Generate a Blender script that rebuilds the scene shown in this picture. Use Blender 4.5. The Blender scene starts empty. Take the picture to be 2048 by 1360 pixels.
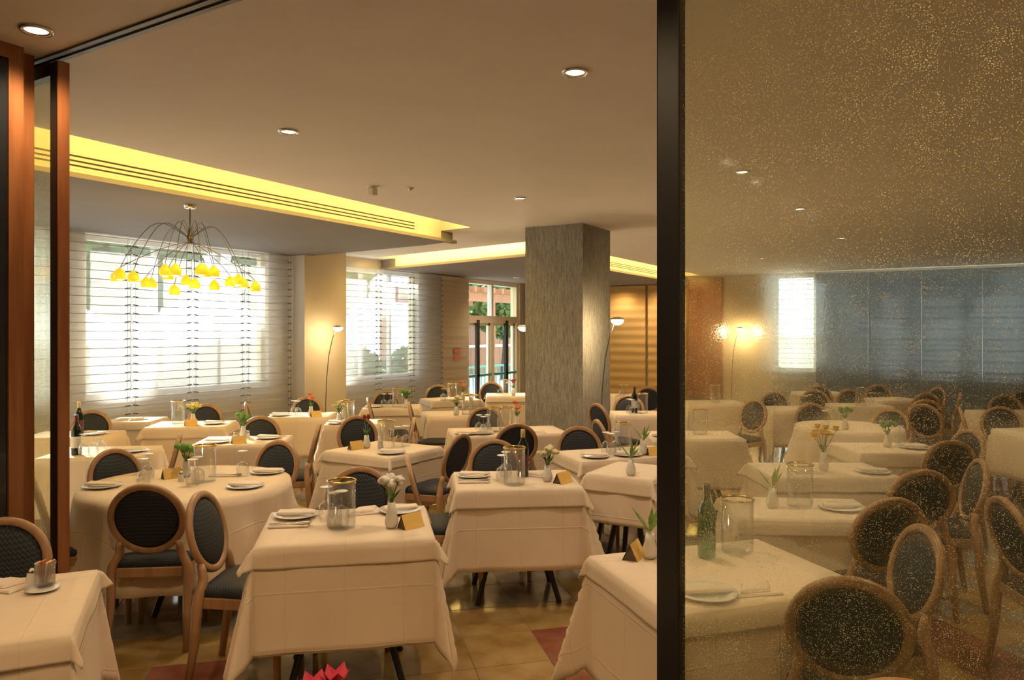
import bpy, math, random
from mathutils import Vector, Matrix
from mathutils.geometry import tessellate_polygon

R = math.radians
# ------------------------------------------------------------------ camera, sky, exposure
# Room axes: x runs along the glass partition, y runs into the dining room, metres.
sc = bpy.context.scene
col = sc.collection
CAM_H = 1.74
cd = bpy.data.cameras.new('camera')
cam = bpy.data.objects.new('camera', cd); col.objects.link(cam)
cam.location = (0, 0, CAM_H)
cam.rotation_euler = (math.radians(90), 0, math.radians(31))
cd.sensor_width = 36.0
cd.lens = 36.0 * 1490 / 2048
cd.shift_y = -18 / 2048
cd.clip_start = 0.05
sc.camera = cam

world = bpy.data.worlds.new('daylight'); sc.world = world
world.use_nodes = True
bg = world.node_tree.nodes['Background']
bg.inputs[0].default_value = (0.80, 0.91, 1.0, 1)
bg.inputs[1].default_value = 3.8
sl = bpy.data.lights.new('sun', 'SUN'); sl.energy = 24.0; sl.angle = R(3); sl.color = (1, .93, .82)
sun = bpy.data.objects.new('sun', sl); col.objects.link(sun); sun.location = (-20, 8, 12)
sun.rotation_euler = Vector((math.cos(R(26)), -.30, -math.sin(R(26)))).to_track_quat('-Z', 'Y').to_euler()
vs = sc.view_settings
vs.view_transform = 'Standard'; vs.look = 'None'; vs.gamma = 1.0
vs.use_curve_mapping = False
vs.exposure = 0.22
SPOT_W = 40.0
sc.cycles.max_bounces = 6
sc.cycles.diffuse_bounces = 4
sc.cycles.transparent_max_bounces = 10
sc.cycles.use_adaptive_sampling = True
sc.cycles.adaptive_threshold = .1
sc.cycles.sample_clamp_indirect = 4.0
sc.cycles.caustics_reflective = False
sc.cycles.caustics_refractive = False

R = math.radians
rnd = random.Random(7)
CEIL = 3.12

# ------------------------------------------------------------------ materials
def mat(name, base=(.8, .8, .8), rough=.5, metal=0.0, emit=None, estr=0.0, spec=.5):
    m = bpy.data.materials.new(name); m.use_nodes = True
    b = m.node_tree.nodes['Principled BSDF']
    b.inputs['Base Color'].default_value = (*base, 1)
    b.inputs['Roughness'].default_value = rough
    b.inputs['Metallic'].default_value = metal
    b.inputs['Specular IOR Level'].default_value = spec
    if emit:
        b.inputs['Emission Color'].default_value = (*emit, 1)
        b.inputs['Emission Strength'].default_value = estr
        if name != 'cove_led': m.cycles.emission_sampling = 'NONE'
    return m

class N:
    """tiny node helper"""
    def __init__(s, m):
        s.t = m.node_tree; s.n = s.t.nodes; s.b = s.n.get('Principled BSDF')
    def add(s, typ, **kw):
        n = s.n.new(typ)
        for k, v in kw.items():
            if hasattr(n, k): setattr(n, k, v)
            else: n.inputs[k].default_value = v
        return n
    def link(s, a, b): s.t.links.new(a, b)
    def math(s, op, a, b=None):
        n = s.n.new('ShaderNodeMath'); n.operation = op
        for i, v in enumerate((a, b)):
            if v is None: continue
            if isinstance(v, (int, float)): n.inputs[i].default_value = v
            else: s.link(v, n.inputs[i])
        return n.outputs[0]
    def noise(s, scale, coord=None, vec_scale=None, detail=3):
        tc = s.n.new('ShaderNodeTexCoord')
        out = tc.outputs[coord or 'Object']
        if vec_scale:
            mp = s.n.new('ShaderNodeMapping'); mp.inputs['Scale'].default_value = vec_scale
            s.link(out, mp.inputs['Vector']); out = mp.outputs['Vector']
        n = s.n.new('ShaderNodeTexNoise'); n.inputs['Scale'].default_value = scale
        n.inputs['Detail'].default_value = detail
        s.link(out, n.inputs['Vector'])
        return n.outputs['Fac']
    def ramp(s, fac, stops):
        r = s.n.new('ShaderNodeValToRGB')
        e = r.color_ramp.elements
        while len(e) < len(stops): e.new(0.5)
        for i, (p, c) in enumerate(stops):
            e[i].position = p; e[i].color = (*c, 1)
        s.link(fac, r.inputs['Fac'])
        return r.outputs['Color']
    def bump(s, h, strength=.3, dist=.01):
        b = s.n.new('ShaderNodeBump'); b.inputs['Strength'].default_value = strength
        b.inputs['Distance'].default_value = dist
        s.link(h, b.inputs['Height']); s.link(b.outputs['Normal'], s.b.inputs['Normal'])

def noisy(name, stops, scale=8, rough=.6, vec=None, bump=0, dist=.005, spec=.5, detail=4, coord=None):
    m = mat(name, rough=rough, spec=spec); k = N(m)
    f = k.noise(scale, coord, vec, detail)
    k.link(k.ramp(f, stops), k.b.inputs['Base Color'])
    if bump: k.bump(f, bump, dist)
    return m

M = {}
M['ceiling'] = noisy('ceiling_paint', [(.3, (.84, .80, .76)), (.7, (.88, .84, .80))], 1.2, .8)
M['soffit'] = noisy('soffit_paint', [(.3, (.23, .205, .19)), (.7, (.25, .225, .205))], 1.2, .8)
M['wall'] = noisy('wall_paint', [(.3, (.62, .53, .40)), (.7, (.66, .57, .44))], 2, .75)
M['grout'] = noisy('grout', [(.3, (.20, .16, .12)), (.7, (.26, .22, .17))], 20, .5)
def marble(name, a, b, c):
    m = mat(name, rough=.08, spec=.8); k = N(m)
    f = k.noise(5, None, None, 9)
    k.link(k.ramp(f, [(.30, a), (.52, b), (.72, c)]), k.b.inputs['Base Color'])
    return m
M['tile_grey'] = marble('marble_grey', (.16, .135, .10), (.25, .22, .17), (.33, .29, .23))
M['tile_ochre'] = marble('marble_ochre', (.24, .14, .045), (.34, .22, .08), (.40, .28, .12))
M['tile_red'] = marble('marble_red', (.16, .05, .032), (.23, .085, .05), (.29, .13, .08))
def wood_mat(name, c1, c2, rough=.38, scale=3, vec=(9, 9, .7)):
    m = mat(name, rough=rough); k = N(m)
    f = k.noise(scale, None, vec, 6)
    k.link(k.ramp(f, [(.35, c1), (.65, c2)]), k.b.inputs['Base Color'])
    return m
M['chair_wood'] = wood_mat('chair_beech', (.33, .18, .085), (.42, .245, .125), .35)
M['panel_wood'] = wood_mat('panel_cherry', (.27, .10, .04), (.36, .145, .06), .35)
M['black'] = mat('black_steel', (.008, .007, .008), .35)
M['dark_glass'] = mat('dark_panel_glass', (.02, .022, .028), .08)
def pad_mat():
    m = mat('chair_weave', rough=.6, spec=.35); k = N(m)
    tc = k.add('ShaderNodeTexCoord'); sp = k.add('ShaderNodeSeparateXYZ'); k.link(tc.outputs['Object'], sp.inputs[0])
    zig = k.math('PINGPONG', k.math('MULTIPLY', sp.outputs['X'], 1.0), .009)
    yz = k.math('ADD', sp.outputs['Z'], sp.outputs['Y'])
    w = k.math('SINE', k.math('MULTIPLY', k.math('ADD', yz, zig), 420.0))
    f = k.math('ADD', k.math('MULTIPLY', w, .5), .5)
    k.link(k.ramp(f, [(.35, (.009, .011, .016)), (.8, (.036, .041, .050))]), k.b.inputs['Base Color'])
    k.bump(f, .35, .002)
    return m
M['pad'] = pad_mat()
def cloth_mat(name, c1, c2):
    m = mat(name, rough=.85, spec=.15); k = N(m)
    f = k.noise(3, None, None, 3)
    k.link(k.ramp(f, [(.3, c1), (.7, c2)]), k.b.inputs['Base Color'])
    k.b.inputs['Sheen Weight'].default_value = .1
    uv = k.add('ShaderNodeUVMap'); sp = k.add('ShaderNodeSeparateXYZ'); k.link(uv.outputs[0], sp.inputs[0])
    hs = []
    for ax in ('X', 'Y'):       # ironed fold creases every 27 cm
        g = k.math('PINGPONG', k.math('ADD', sp.outputs[ax], 10.8), .135)
        hs.append(k.math('MAXIMUM', k.math('SUBTRACT', 1.0, k.math('MULTIPLY', g, 160.0)), 0.0))
    cre = k.math('MAXIMUM', hs[0], hs[1])
    h = k.math('ADD', k.math('MULTIPLY', cre, .8), k.math('MULTIPLY', k.noise(14, None, None, 4), .8))
    k.bump(h, .5, .004)
    return m
M['cloth'] = cloth_mat('cream_cloth', (.71, .58, .43), (.75, .62, .47))
M['cloth_top'] = cloth_mat('cream_topper_cloth', (.73, .60, .45), (.77, .64, .49))
M['china'] = mat('white_china', (.82, .80, .76), .18)
M['napkin'] = noisy('napkin_linen', [(.3, (.74, .62, .50)), (.7, (.80, .68, .56))], 30, .9, None, .3, .003)
M['steel'] = mat('cutlery_steel', (.75, .73, .70), .18, 1.0)
M['gold'] = mat('gold_rim', (.75, .55, .22), .22, 1.0)
M['card_gold'] = noisy('card_gold', [(.3, (.72, .44, .09)), (.7, (.80, .54, .15))], 18, .45)
M['card_brown'] = mat('card_brown', (.10, .06, .035), .5)
M['amber'] = mat('amber_sachets', (.48, .18, .05), .5)
def clear_glass(name, tint=(.97, .98, .98), rim=.55, body=.05):
    m = bpy.data.materials.new(name); m.use_nodes = True
    t = m.node_tree; t.nodes.clear()
    o = t.nodes.new('ShaderNodeOutputMaterial'); mx = t.nodes.new('ShaderNodeMixShader')
    tr = t.nodes.new('ShaderNodeBsdfTransparent'); tr.inputs[0].default_value = (*tint, 1)
    gl = t.nodes.new('ShaderNodeBsdfGlossy'); gl.inputs['Roughness'].default_value = .04
    fr = t.nodes.new('ShaderNodeLayerWeight'); fr.inputs[0].default_value = .28
    ma = t.nodes.new('ShaderNodeMath'); ma.operation = 'MULTIPLY_ADD'
    ma.inputs[1].default_value = rim; ma.inputs[2].default_value = body
    t.links.new(fr.outputs['Facing'], ma.inputs[0]); t.links.new(ma.outputs[0], mx.inputs[0])
    t.links.new(tr.outputs[0], mx.inputs[1]); t.links.new(gl.outputs[0], mx.inputs[2])
    t.links.new(mx.outputs[0], o.inputs[0])
    return m
M['glass'] = clear_glass('stemware_glass', (.955, .965, .97), .60, .09)
M['jar_glass'] = clear_glass('jar_glass', (.985, .99, .99), .40, .04)
M['pane'] = clear_glass('window_glass', (.97, .99, .98), .3, .02)
M['bottle_green'] = clear_glass('green_bottle_glass', (.10, .42, .16), .6, .15)
M['bottle_dark'] = mat('dark_bottle_glass', (.010, .014, .008), .08)
M['label'] = mat('bottle_label', (.75, .72, .66), .6)
M['foil'] = mat('bottle_foil', (.10, .015, .03), .35)
M['foil_gold'] = mat('bottle_gold_foil', (.55, .42, .14), .35, .6)
def textured_glass():
    """hammered greenish glass: a clear share, a rippled refracted share and fine pale flecks painted as refracted sparkle"""
    m = bpy.data.materials.new('hammered_glass'); m.use_nodes = True
    t = m.node_tree; t.nodes.clear(); k = N.__new__(N); k.t = t; k.n = t.nodes
    o = k.add('ShaderNodeOutputMaterial')
    tc = k.add('ShaderNodeTexCoord')
    nz = k.add('ShaderNodeTexNoise'); nz.inputs['Scale'].default_value = 210; nz.inputs['Detail'].default_value = 2
    k.link(tc.outputs['Object'], nz.inputs['Vector'])
    bp = k.add('ShaderNodeBump'); bp.inputs['Strength'].default_value = .35; bp.inputs['Distance'].default_value = .002
    k.link(nz.outputs['Fac'], bp.inputs['Height'])
    rf = k.add('ShaderNodeBsdfRefraction'); rf.inputs['IOR'].default_value = 1.10; rf.inputs['Roughness'].default_value = .0
    rf.inputs['Color'].default_value = (.95, .955, .87, 1); k.link(bp.outputs['Normal'], rf.inputs['Normal'])
    tr = k.add('ShaderNodeBsdfTransparent'); tr.inputs[0].default_value = (.95, .955, .87, 1)
    m1 = k.add('ShaderNodeMixShader'); m1.inputs[0].default_value = .18
    k.link(tr.outputs[0], m1.inputs[1]); k.link(rf.outputs[0], m1.inputs[2])
    # flecks: refracted glints painted as pale yellow colour
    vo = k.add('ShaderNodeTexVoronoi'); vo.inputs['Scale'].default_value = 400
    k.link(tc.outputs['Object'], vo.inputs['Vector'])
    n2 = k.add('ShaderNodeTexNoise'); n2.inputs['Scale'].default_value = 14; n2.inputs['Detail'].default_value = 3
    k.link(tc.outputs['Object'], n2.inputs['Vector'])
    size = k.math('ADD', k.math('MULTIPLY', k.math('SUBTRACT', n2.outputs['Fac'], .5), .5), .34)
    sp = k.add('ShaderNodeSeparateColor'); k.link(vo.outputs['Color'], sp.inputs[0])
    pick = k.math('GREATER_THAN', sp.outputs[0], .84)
    glint_mask = k.math('MULTIPLY', k.math('LESS_THAN', vo.outputs['Distance'], size), pick)
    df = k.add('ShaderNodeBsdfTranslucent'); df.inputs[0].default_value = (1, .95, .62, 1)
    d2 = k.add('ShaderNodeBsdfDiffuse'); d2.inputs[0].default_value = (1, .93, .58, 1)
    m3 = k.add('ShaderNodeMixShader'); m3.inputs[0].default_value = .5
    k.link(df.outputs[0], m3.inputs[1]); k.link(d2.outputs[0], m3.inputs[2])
    # a faint film of green-gold haze in the body of the glass
    dh = k.add('ShaderNodeBsdfTranslucent'); dh.inputs[0].default_value = (.75, .74, .42, 1)
    m2 = k.add('ShaderNodeMixShader'); m2.inputs[0].default_value = .025
    k.link(m1.outputs[0], m2.inputs[1]); k.link(dh.outputs[0], m2.inputs[2])
    m4 = k.add('ShaderNodeMixShader'); k.link(k.math('MULTIPLY', glint_mask, .85), m4.inputs[0])
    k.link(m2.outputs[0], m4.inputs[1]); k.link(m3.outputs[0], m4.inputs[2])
    k.link(m4.outputs[0], o.inputs[0])
    return m
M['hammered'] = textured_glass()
def sheer(name, colr, clear, line=.55, front=.5):
    """woven sheer: open weave (transparent), cloth that glows from behind, fine horizontal weave bands"""
    m = bpy.data.materials.new(name); m.use_nodes = True
    t = m.node_tree; t.nodes.clear(); k = N.__new__(N); k.t = t; k.n = t.nodes
    o = k.add('ShaderNodeOutputMaterial')
    tc = k.add('ShaderNodeTexCoord'); sp = k.add('ShaderNodeSeparateXYZ'); k.link(tc.outputs['Object'], sp.inputs[0])
    n1 = k.add('ShaderNodeTexNoise'); n1.inputs['Scale'].default_value = 1.0; n1.inputs['Detail'].default_value = 4
    mp = k.add('ShaderNodeMapping'); mp.inputs['Scale'].default_value = (.4, .4, 26)
    k.link(tc.outputs['Object'], mp.inputs[0]); k.link(mp.outputs[0], n1.inputs['Vector'])
    tl = k.add('ShaderNodeBsdfTranslucent'); tl.inputs[0].default_value = (*colr, 1)
    df = k.add('ShaderNodeBsdfDiffuse'); df.inputs[0].default_value = (*colr, 1)
    ms = k.add('ShaderNodeMixShader'); ms.inputs[0].default_value = front
    k.link(tl.outputs[0], ms.inputs[1]); k.link(df.outputs[0], ms.inputs[2])
    tr = k.add('ShaderNodeBsdfTransparent')
    fac = k.math('ADD', k.math('MULTIPLY', n1.outputs['Fac'], line), (1 - clear) - line * .5)
    mx = k.add('ShaderNodeMixShader'); k.link(fac, mx.inputs[0])
    k.link(tr.outputs[0], mx.inputs[1]); k.link(ms.outputs[0], mx.inputs[2])
    k.link(mx.outputs[0], o.inputs[0])
    return m
M['sheer'] = sheer('sheer_curtain', (.74, .76, .80), .46, .36, .76)
M['sheer_blue'] = sheer('dense_sheer_curtain', (.27, .33, .44), .012, .02, .90)
M['sheer_tan'] = sheer('tan_curtain', (.66, .55, .38), .0, .0, .8)
M['sheer_gold'] = sheer('golden_curtain', (.66, .42, .15), .0, .0, .85)
M['batten'] = mat('curtain_batten', (.48, .48, .50), .6)
M['cord'] = mat('curtain_cord', (.80, .80, .80), .6)
M['cord_dark'] = mat('curtain_loop', (.06, .06, .07), .6)
M['white_paint'] = mat('white_paint', (.74, .72, .66), .45)
M['cream_paint'] = mat('cream_frame_paint', (.72, .63, .38), .45)
def stone_mat():
    m = mat('combed_stone', rough=.85); k = N(m)
    f = k.noise(5, None, (16, 16, 1.6), 8)
    g = k.noise(70, None, (1.6, 1.6, .6), 3)
    s = k.math('ADD', k.math('MULTIPLY', f, .65), k.math('MULTIPLY', g, .35))
    k.link(k.ramp(s, [(.30, (.15, .14, .12)), (.5, (.30, .285, .25)), (.68, (.44, .42, .37))]), k.b.inputs['Base Color'])
    k.bump(s, .8, .02)
    return m
M['stone'] = stone_mat()
M['led'] = mat('cove_led', (1, .8, .3), .5, 0, (1.0, .66, .15), 52.0)
M['slot'] = mat('grille_slot_dark', (.03, .02, .01), .8)
M['cove'] = mat('cove_paint', (.80, .76, .66), .7)
M['lens'] = mat('downlight_lens', (1, .9, .7), .3, 0, (1.0, .86, .62), 5.0)
M['lamp_lens'] = mat('lamp_lens', (1, .9, .7), .3, 0, (1.0, .80, .48), 40.0)
M['chrome'] = mat('satin_chrome', (.62, .60, .56), .25, 1.0)
M['stem'] = mat('lamp_stem_steel', (.12, .11, .10), .3, .8)
def amber_glass():
    m = mat('amber_glass_shade', (.95, .50, .05), .25, 0, (1.0, .42, .01), .9)
    return m
M['shade'] = amber_glass()
M['bulb'] = mat('bulb_glow', (1, .8, .3), .4, 0, (1.0, .78, .16), 5.0)
M['leaf'] = noisy('leaf_green', [(.3, (.05, .14, .02)), (.7, (.14, .30, .05))], 40, .5)
M['sprout'] = noisy('sprig_green', [(.3, (.14, .26, .04)), (.7, (.30, .46, .10))], 40, .5)
M['vase'] = mat('white_porcelain', (.72, .68, .60), .25)
FL = {'carnation': (.86, .80, .70), 'cream': (.72, .66, .36), 'tulip': (.38, .06, .05), 'yellow': (.72, .66, .14),
      'orange': (.70, .16, .05), 'green': (.16, .34, .06), 'sprig': (.30, .48, .10), 'red': (.52, .03, .07), 'daffodil': (.80, .52, .02)}
for k_, c_ in FL.items():
    M['fl_' + k_] = noisy(k_ + '_petals', [(.3, tuple(v * .85 for v in c_)), (.7, c_)], 60, .6)
M['tree_leaf'] = noisy('tree_leaf', [(.3, (.03, .09, .02)), (.7, (.13, .24, .07))], 3, .6)
M['bark'] = noisy('bark', [(.3, (.07, .05, .035)), (.7, (.16, .11, .08))], 10, .9, (4, 4, .6), .6, .02)
M['paving'] = noisy('paving', [(.3, (.62, .61, .58)), (.7, (.72, .71, .68))], 3, .8)
M['render_white'] = mat('garden_wall_render', (.80, .80, .78), .8)
M['pergola'] = wood_mat('pergola_timber', (.24, .11, .05), (.34, .17, .08), .6)
M['teal'] = mat('teal_railing', (.05, .26, .24), .4)
M['sign_red'] = mat('sign_red', (.62, .16, .13), .5)

# ------------------------------------------------------------------ geometry helpers
class G:
    """collects shapes; build() links them as one mesh object"""
    def __init__(s): s.v = []; s.f = []; s.uv = None
    def add(s, v, f):
        o = len(s.v); s.v += [tuple(p) for p in v]; s.f += [tuple(i + o for i in q) for q in f]; return s
    def box(s, c, d, rot=None):
        hx, hy, hz = d[0] / 2, d[1] / 2, d[2] / 2
        v = [Vector((x, y, z)) for z in (-hz, hz) for y in (-hy, hy) for x in (-hx, hx)]
        if rot is not None: v = [rot @ p for p in v]
        v = [p + Vector(c) for p in v]
        return s.add(v, [(0, 2, 3, 1), (4, 5, 7, 6), (0, 1, 5, 4), (2, 6, 7, 3), (0, 4, 6, 2), (1, 3, 7, 5)])
    def span(s, x0, x1, y0, y1, z0, z1):
        return s.box(((x0 + x1) / 2, (y0 + y1) / 2, (z0 + z1) / 2), (abs(x1 - x0), abs(y1 - y0), abs(z1 - z0)))
    def prism(s, poly, z0, z1):
        n = len(poly); v = [(x, y, z0) for x, y in poly] + [(x, y, z1) for x, y in poly]
        f = [tuple(range(n - 1, -1, -1)), tuple(range(n, 2 * n))]
        f += [(i, (i + 1) % n, n + (i + 1) % n, n + i) for i in range(n)]
        return s.add(v, f)
    def lathe(s, prof, n=20, c=(0, 0, 0)):
        v = []; f = []; m = len(prof)
        for i in range(n):
            a = 2 * math.pi * i / n
            for r, z in prof: v.append((c[0] + r * math.cos(a), c[1] + r * math.sin(a), c[2] + z))
        for i in range(n):
            j = (i + 1) % n
            for k in range(m - 1):
                f.append((i * m + k, j * m + k, j * m + k + 1, i * m + k + 1))
        return s.add(v, f)
    def tube(s, path, rad, n=8, flat=1.0, caps=True):
        P = [Vector(p) for p in path]; m = len(P)
        if isinstance(rad, (int, float)): rad = [rad] * m
        v = []; f = []; up = None
        for i, p in enumerate(P):
            t = (P[min(i + 1, m - 1)] - P[max(i - 1, 0)]).normalized()
            if up is None:
                up = Vector((1, 0, 0)) if abs(t.x) < .8 else Vector((0, 1, 0))
            a = (up - t * up.dot(t)).normalized(); b = t.cross(a); up = a
            for k in range(n):
                th = 2 * math.pi * (k + .5) / n
                v.append(p + a * (rad[i] * math.cos(th)) + b * (rad[i] * flat * math.sin(th)))
        for i in range(m - 1):
            for k in range(n):
                l = (k + 1) % n
                f.append((i * n + k, i * n + l, (i + 1) * n + l, (i + 1) * n + k))
        if caps:
            f.append(tuple(range(n - 1, -1, -1))); f.append(tuple((m - 1) * n + k for k in range(n)))
        return s.add(v, f)
    def ball(s, c, r, nu=8, nv=6, sq=(1, 1, 1), jit=0.0):
        v = []; f = []
        for i in range(nv + 1):
            ph = math.pi * i / nv
            for k in range(nu):
                th = 2 * math.pi * k / nu
                q = 1 + jit * (rnd.random() - .5)
                v.append((c[0] + r * q * sq[0] * math.sin(ph) * math.cos(th), c[1] + r * q * sq[1] * math.sin(ph) * math.sin(th), c[2] + r * q * sq[2] * math.cos(ph)))
        for i in range(nv):
            for k in range(nu):
                l = (k + 1) % nu
                f.append((i * nu + k, (i + 1) * nu + k, (i + 1) * nu + l, i * nu + l))
        return s.add(v, f)
    def build(s, name, m, parent=None, smooth=False, bevel=0, shadow=True):
        me = bpy.data.meshes.new(name)
        me.from_pydata(s.v, [], s.f)
        if s.uv:
            ul = me.uv_layers.new(name='cloth')
            for lp in me.loops: ul.data[lp.index].uv = s.uv[lp.vertex_index]
        me.update()
        if smooth:
            me.polygons.foreach_set('use_smooth', [True] * len(me.polygons))
            me.update()
        me.materials.append(M[m] if isinstance(m, str) else m)
        o = bpy.data.objects.new(name, me); col.objects.link(o)
        if parent is not None: o.parent = parent
        if bevel:
            b = o.modifiers.new('bevel', 'BEVEL'); b.width = bevel; b.segments = 2; b.limit_method = 'ANGLE'
        return o

def tag(o, label, cat, group=None):
    o['label'] = label; o['category'] = cat
    if group: o['group'] = group
    return o
def thing(name, label, cat, loc=(0, 0, 0), rz=0.0, group=None):
    o = bpy.data.objects.new(name, None); col.objects.link(o)
    o.empty_display_size = .1
    o.location = loc; o.rotation_euler = (0, 0, rz)
    return tag(o, label, cat, group)
def struct(o):
    o['kind'] = 'structure'; return o
KIDS = {}
def copy_tree(o, parent=None):
    c = o.copy(); col.objects.link(c)
    if parent is not None: c.parent = parent
    for ch in KIDS_OF(o): copy_tree(ch, c)
    return c
def KIDS_OF(o):
    if o not in KIDS: KIDS[o] = list(o.children)
    return KIDS[o]
MASTERS = {}
def place(kind, builder, loc, rz, label, cat, group=None):
    if kind not in MASTERS:
        o = builder(); MASTERS[kind] = o; KIDS.pop(o, None); first = True
        o.location = loc; o.rotation_euler = (0, 0, rz)
        if 'group' in o: del o['group']
        tag(o, label, cat, group)
        return o
    o = copy_tree(MASTERS[kind])
    o.location = loc; o.rotation_euler = (0, 0, rz)
    if 'group' in o: del o['group']
    return tag(o, label, cat, group)
def empty(name):
    o = bpy.data.objects.new(name, None); col.objects.link(o); o.empty_display_size = .1
    return o
def spot(parent, name, z, watts, size=120, color=(1, .84, .62), radius=.05, blend=.7):
    l = bpy.data.lights.new(name, 'SPOT'); l.energy = watts; l.spot_size = R(size); l.spot_blend = blend
    l.color = color; l.shadow_soft_size = radius
    o = bpy.data.objects.new(name, l); col.objects.link(o); o.parent = parent; o.location = (0, 0, z)
    return o
def point(parent, name, loc, watts, color=(1, .74, .42), radius=.05):
    l = bpy.data.lights.new(name, 'POINT'); l.energy = watts; l.color = color; l.shadow_soft_size = radius
    o = bpy.data.objects.new(name, l); col.objects.link(o); o.parent = parent; o.location = loc
    return o

# ------------------------------------------------------------------ the room shell
X0, X1, Y0, Y1 = -9.65, 3.6, -4.0, 18.57      # window wall, right wall, wall behind camera, back wall
PY = 2.03                                      # partition line
fl = struct(G().span(X0 - .1, X1 + .1, Y0 - .1, Y1 + .1, -.10, -.004).build('floor', 'grout'))
# floor tiles: 40.7 cm marble laid at 45 degrees to the room
ts = .407
o0 = Vector((-2.139, 3.772)); d2 = Vector((math.cos(R(44.5)), math.sin(R(44.5)))); d1 = Vector((-d2.y, d2.x))
def tile_colour(i, j):
    a = i % 5
    if a == 0: return 'tile_red' if j % 10 > 3 else ('tile_ochre' if j % 5 == 0 else 'tile_grey')
    if j % 10 == 0 or j % 10 > 5: return 'tile_grey' if a in (1, 2) and (i + j) % 2 else 'tile_ochre'
    return 'tile_grey' if (i * 7 + j * 3) % 5 else 'tile_ochre'
tiles = []
for i in range(-46, 47):
    for j in range(-46, 47):
        c = o0 + d2 * ((i + .5) * ts) + d1 * ((j + .5) * ts)
        if X0 + .3 < c.x < X1 - .3 and Y0 + .3 < c.y < Y1 - .3: tiles.append((i, j, c))
def seen(c):
    f = Vector((-math.sin(R(31)), math.cos(R(31)))); r = Vector((f.y, -f.x))
    d = c.dot(f); x = c.dot(r)
    return d if d > 2.2 and abs(x) < d * .72 else 99
tiles.sort(key=lambda t: seen(t[2]))
tm = {}
for i, j, c in tiles[:290]:
    k = tile_colour(i, j)
    if k not in tm:
        h = ts / 2 - .0015
        g = G(); e = h - .003
        g.add([(-h, -h, -.004), (h, -h, -.004), (h, h, -.004), (-h, h, -.004), (-h, -h, -.0012), (h, -h, -.0012), (h, h, -.0012), (-h, h, -.0012),
               (-e, -e, 0), (e, -e, 0), (e, e, 0), (-e, e, 0)],
              [(0, 1, 5, 4), (1, 2, 6, 5), (2, 3, 7, 6), (3, 0, 4, 7), (4, 5, 9, 8), (5, 6, 10, 9), (6, 7, 11, 10), (7, 4, 8, 11), (8, 9, 10, 11)])
        o = g.build('marble_tile', k, fl); tm[k] = o
    else:
        o = tm[k].copy(); col.objects.link(o); o.parent = fl
    o.location = (c.x, c.y, 0); o.rotation_euler = (0, 0, R(44.5) + (i * 3 + j) % 4 * R(90))
for k in ('tile_grey', 'tile_ochre', 'tile_red'):
    g = G(); h = ts / 2 - .0015
    for i, j, c in tiles[290:]:
        if tile_colour(i, j) != k: continue
        q = [c + d2 * (sx * h) + d1 * (sy * h) for sx, sy in ((-1, -1), (1, -1), (1, 1), (-1, 1))]
        g.prism([(p.x, p.y) for p in q], -.004, 0)
    o = g.build('marble_paving', k, fl); o['kind'] = 'stuff'

# main ceiling with two light recesses cut into it
rec1 = [(-5.33, PY + .05), (-5.58, 8.21), (-6.12, 8.28), (-6.12, PY + .05)]
rec2 = [(-9.48, 10.72), (-5.52, 9.95), (-5.50, 18.2), (-5.92, 18.2), (-5.92, 10.27), (-9.22, 11.02)]
outer = [(X0, Y0), (X1, Y0), (X1, Y1), (X0, Y1)]
def ceiling():
    loops = [[Vector((x, y, 0)) for x, y in l] for l in (outer, rec1, rec2)]
    flat = [v for l in loops for v in l]
    tri = tessellate_polygon(loops)
    g = G(); g.add([(v.x, v.y, CEIL) for v in flat], [tuple(t) for t in tri])
    # recess walls and tops
    for l in (rec1, rec2):
        n = len(l); v = [(x, y, CEIL) for x, y in l] + [(x, y, CEIL + .36) for x, y in l]
        g.add(v, [(i, (i + 1) % n, n + (i + 1) % n, n + i) for i in range(n)] )
        tp = tessellate_polygon([[Vector((x, y, 0)) for x, y in l]])
        g.add([(x, y, CEIL + .36) for x, y in l], [tuple(t) for t in tp])
    g.span(X0 - .1, X1 + .1, Y0 - .1, Y1 + .1, CEIL + .5, CEIL + .6)
    return g.build('ceiling', 'ceiling')
ce = struct(ceiling())
# dropped soffit over the window bay, its far facet folding down along a diagonal crease
SZ1 = 3.0
g = G()
A1, A2 = (-6.12, PY + .06), (-6.12, 8.56)
K, L_ = (-6.67, 5.23), (-9.40, 8.30)
v = [(-6.12, PY + .06, SZ1), (-6.12, 8.56, SZ1), (-6.67, 5.23, SZ1), (-6.67, 8.62, SZ1 - .015), (-9.40, 8.30, SZ1), (X0, 8.95, SZ1 - .01), (X0, 8.5, SZ1), (X0, PY + .06, SZ1), (-6.67, PY + .06, SZ1)]
g.add(v, [(0, 8, 2, 3, 1), (8, 7, 6, 4, 2), (2, 4, 5, 3), (4, 6, 5)])
top = [(-6.12, PY + .06, CEIL + .36), (-6.12, 8.56, CEIL - .002), (X0, 8.95, CEIL - .002)]
g.add([(-6.12, 8.56, SZ1), (-6.67, 8.62, SZ1 - .015), (X0, 8.95, SZ1 - .01), (X0, 8.95, CEIL), (-6.67, 8.62, CEIL), (-6.12, 8.56, CEIL)], [(0, 1, 4, 5), (1, 2, 3, 4)])
g.add([(-6.12, PY + .06, SZ1), (-6.12, 8.56, SZ1), (-6.12, 8.56, CEIL), (-6.12, PY + .06, CEIL)], [(0, 1, 2, 3)])
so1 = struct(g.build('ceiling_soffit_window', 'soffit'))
struct(G().span(-6.135, -6.06, PY + .07, 8.58, SZ1 - .03, SZ1 + .01).build('trim_1', 'soffit'))
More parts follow.
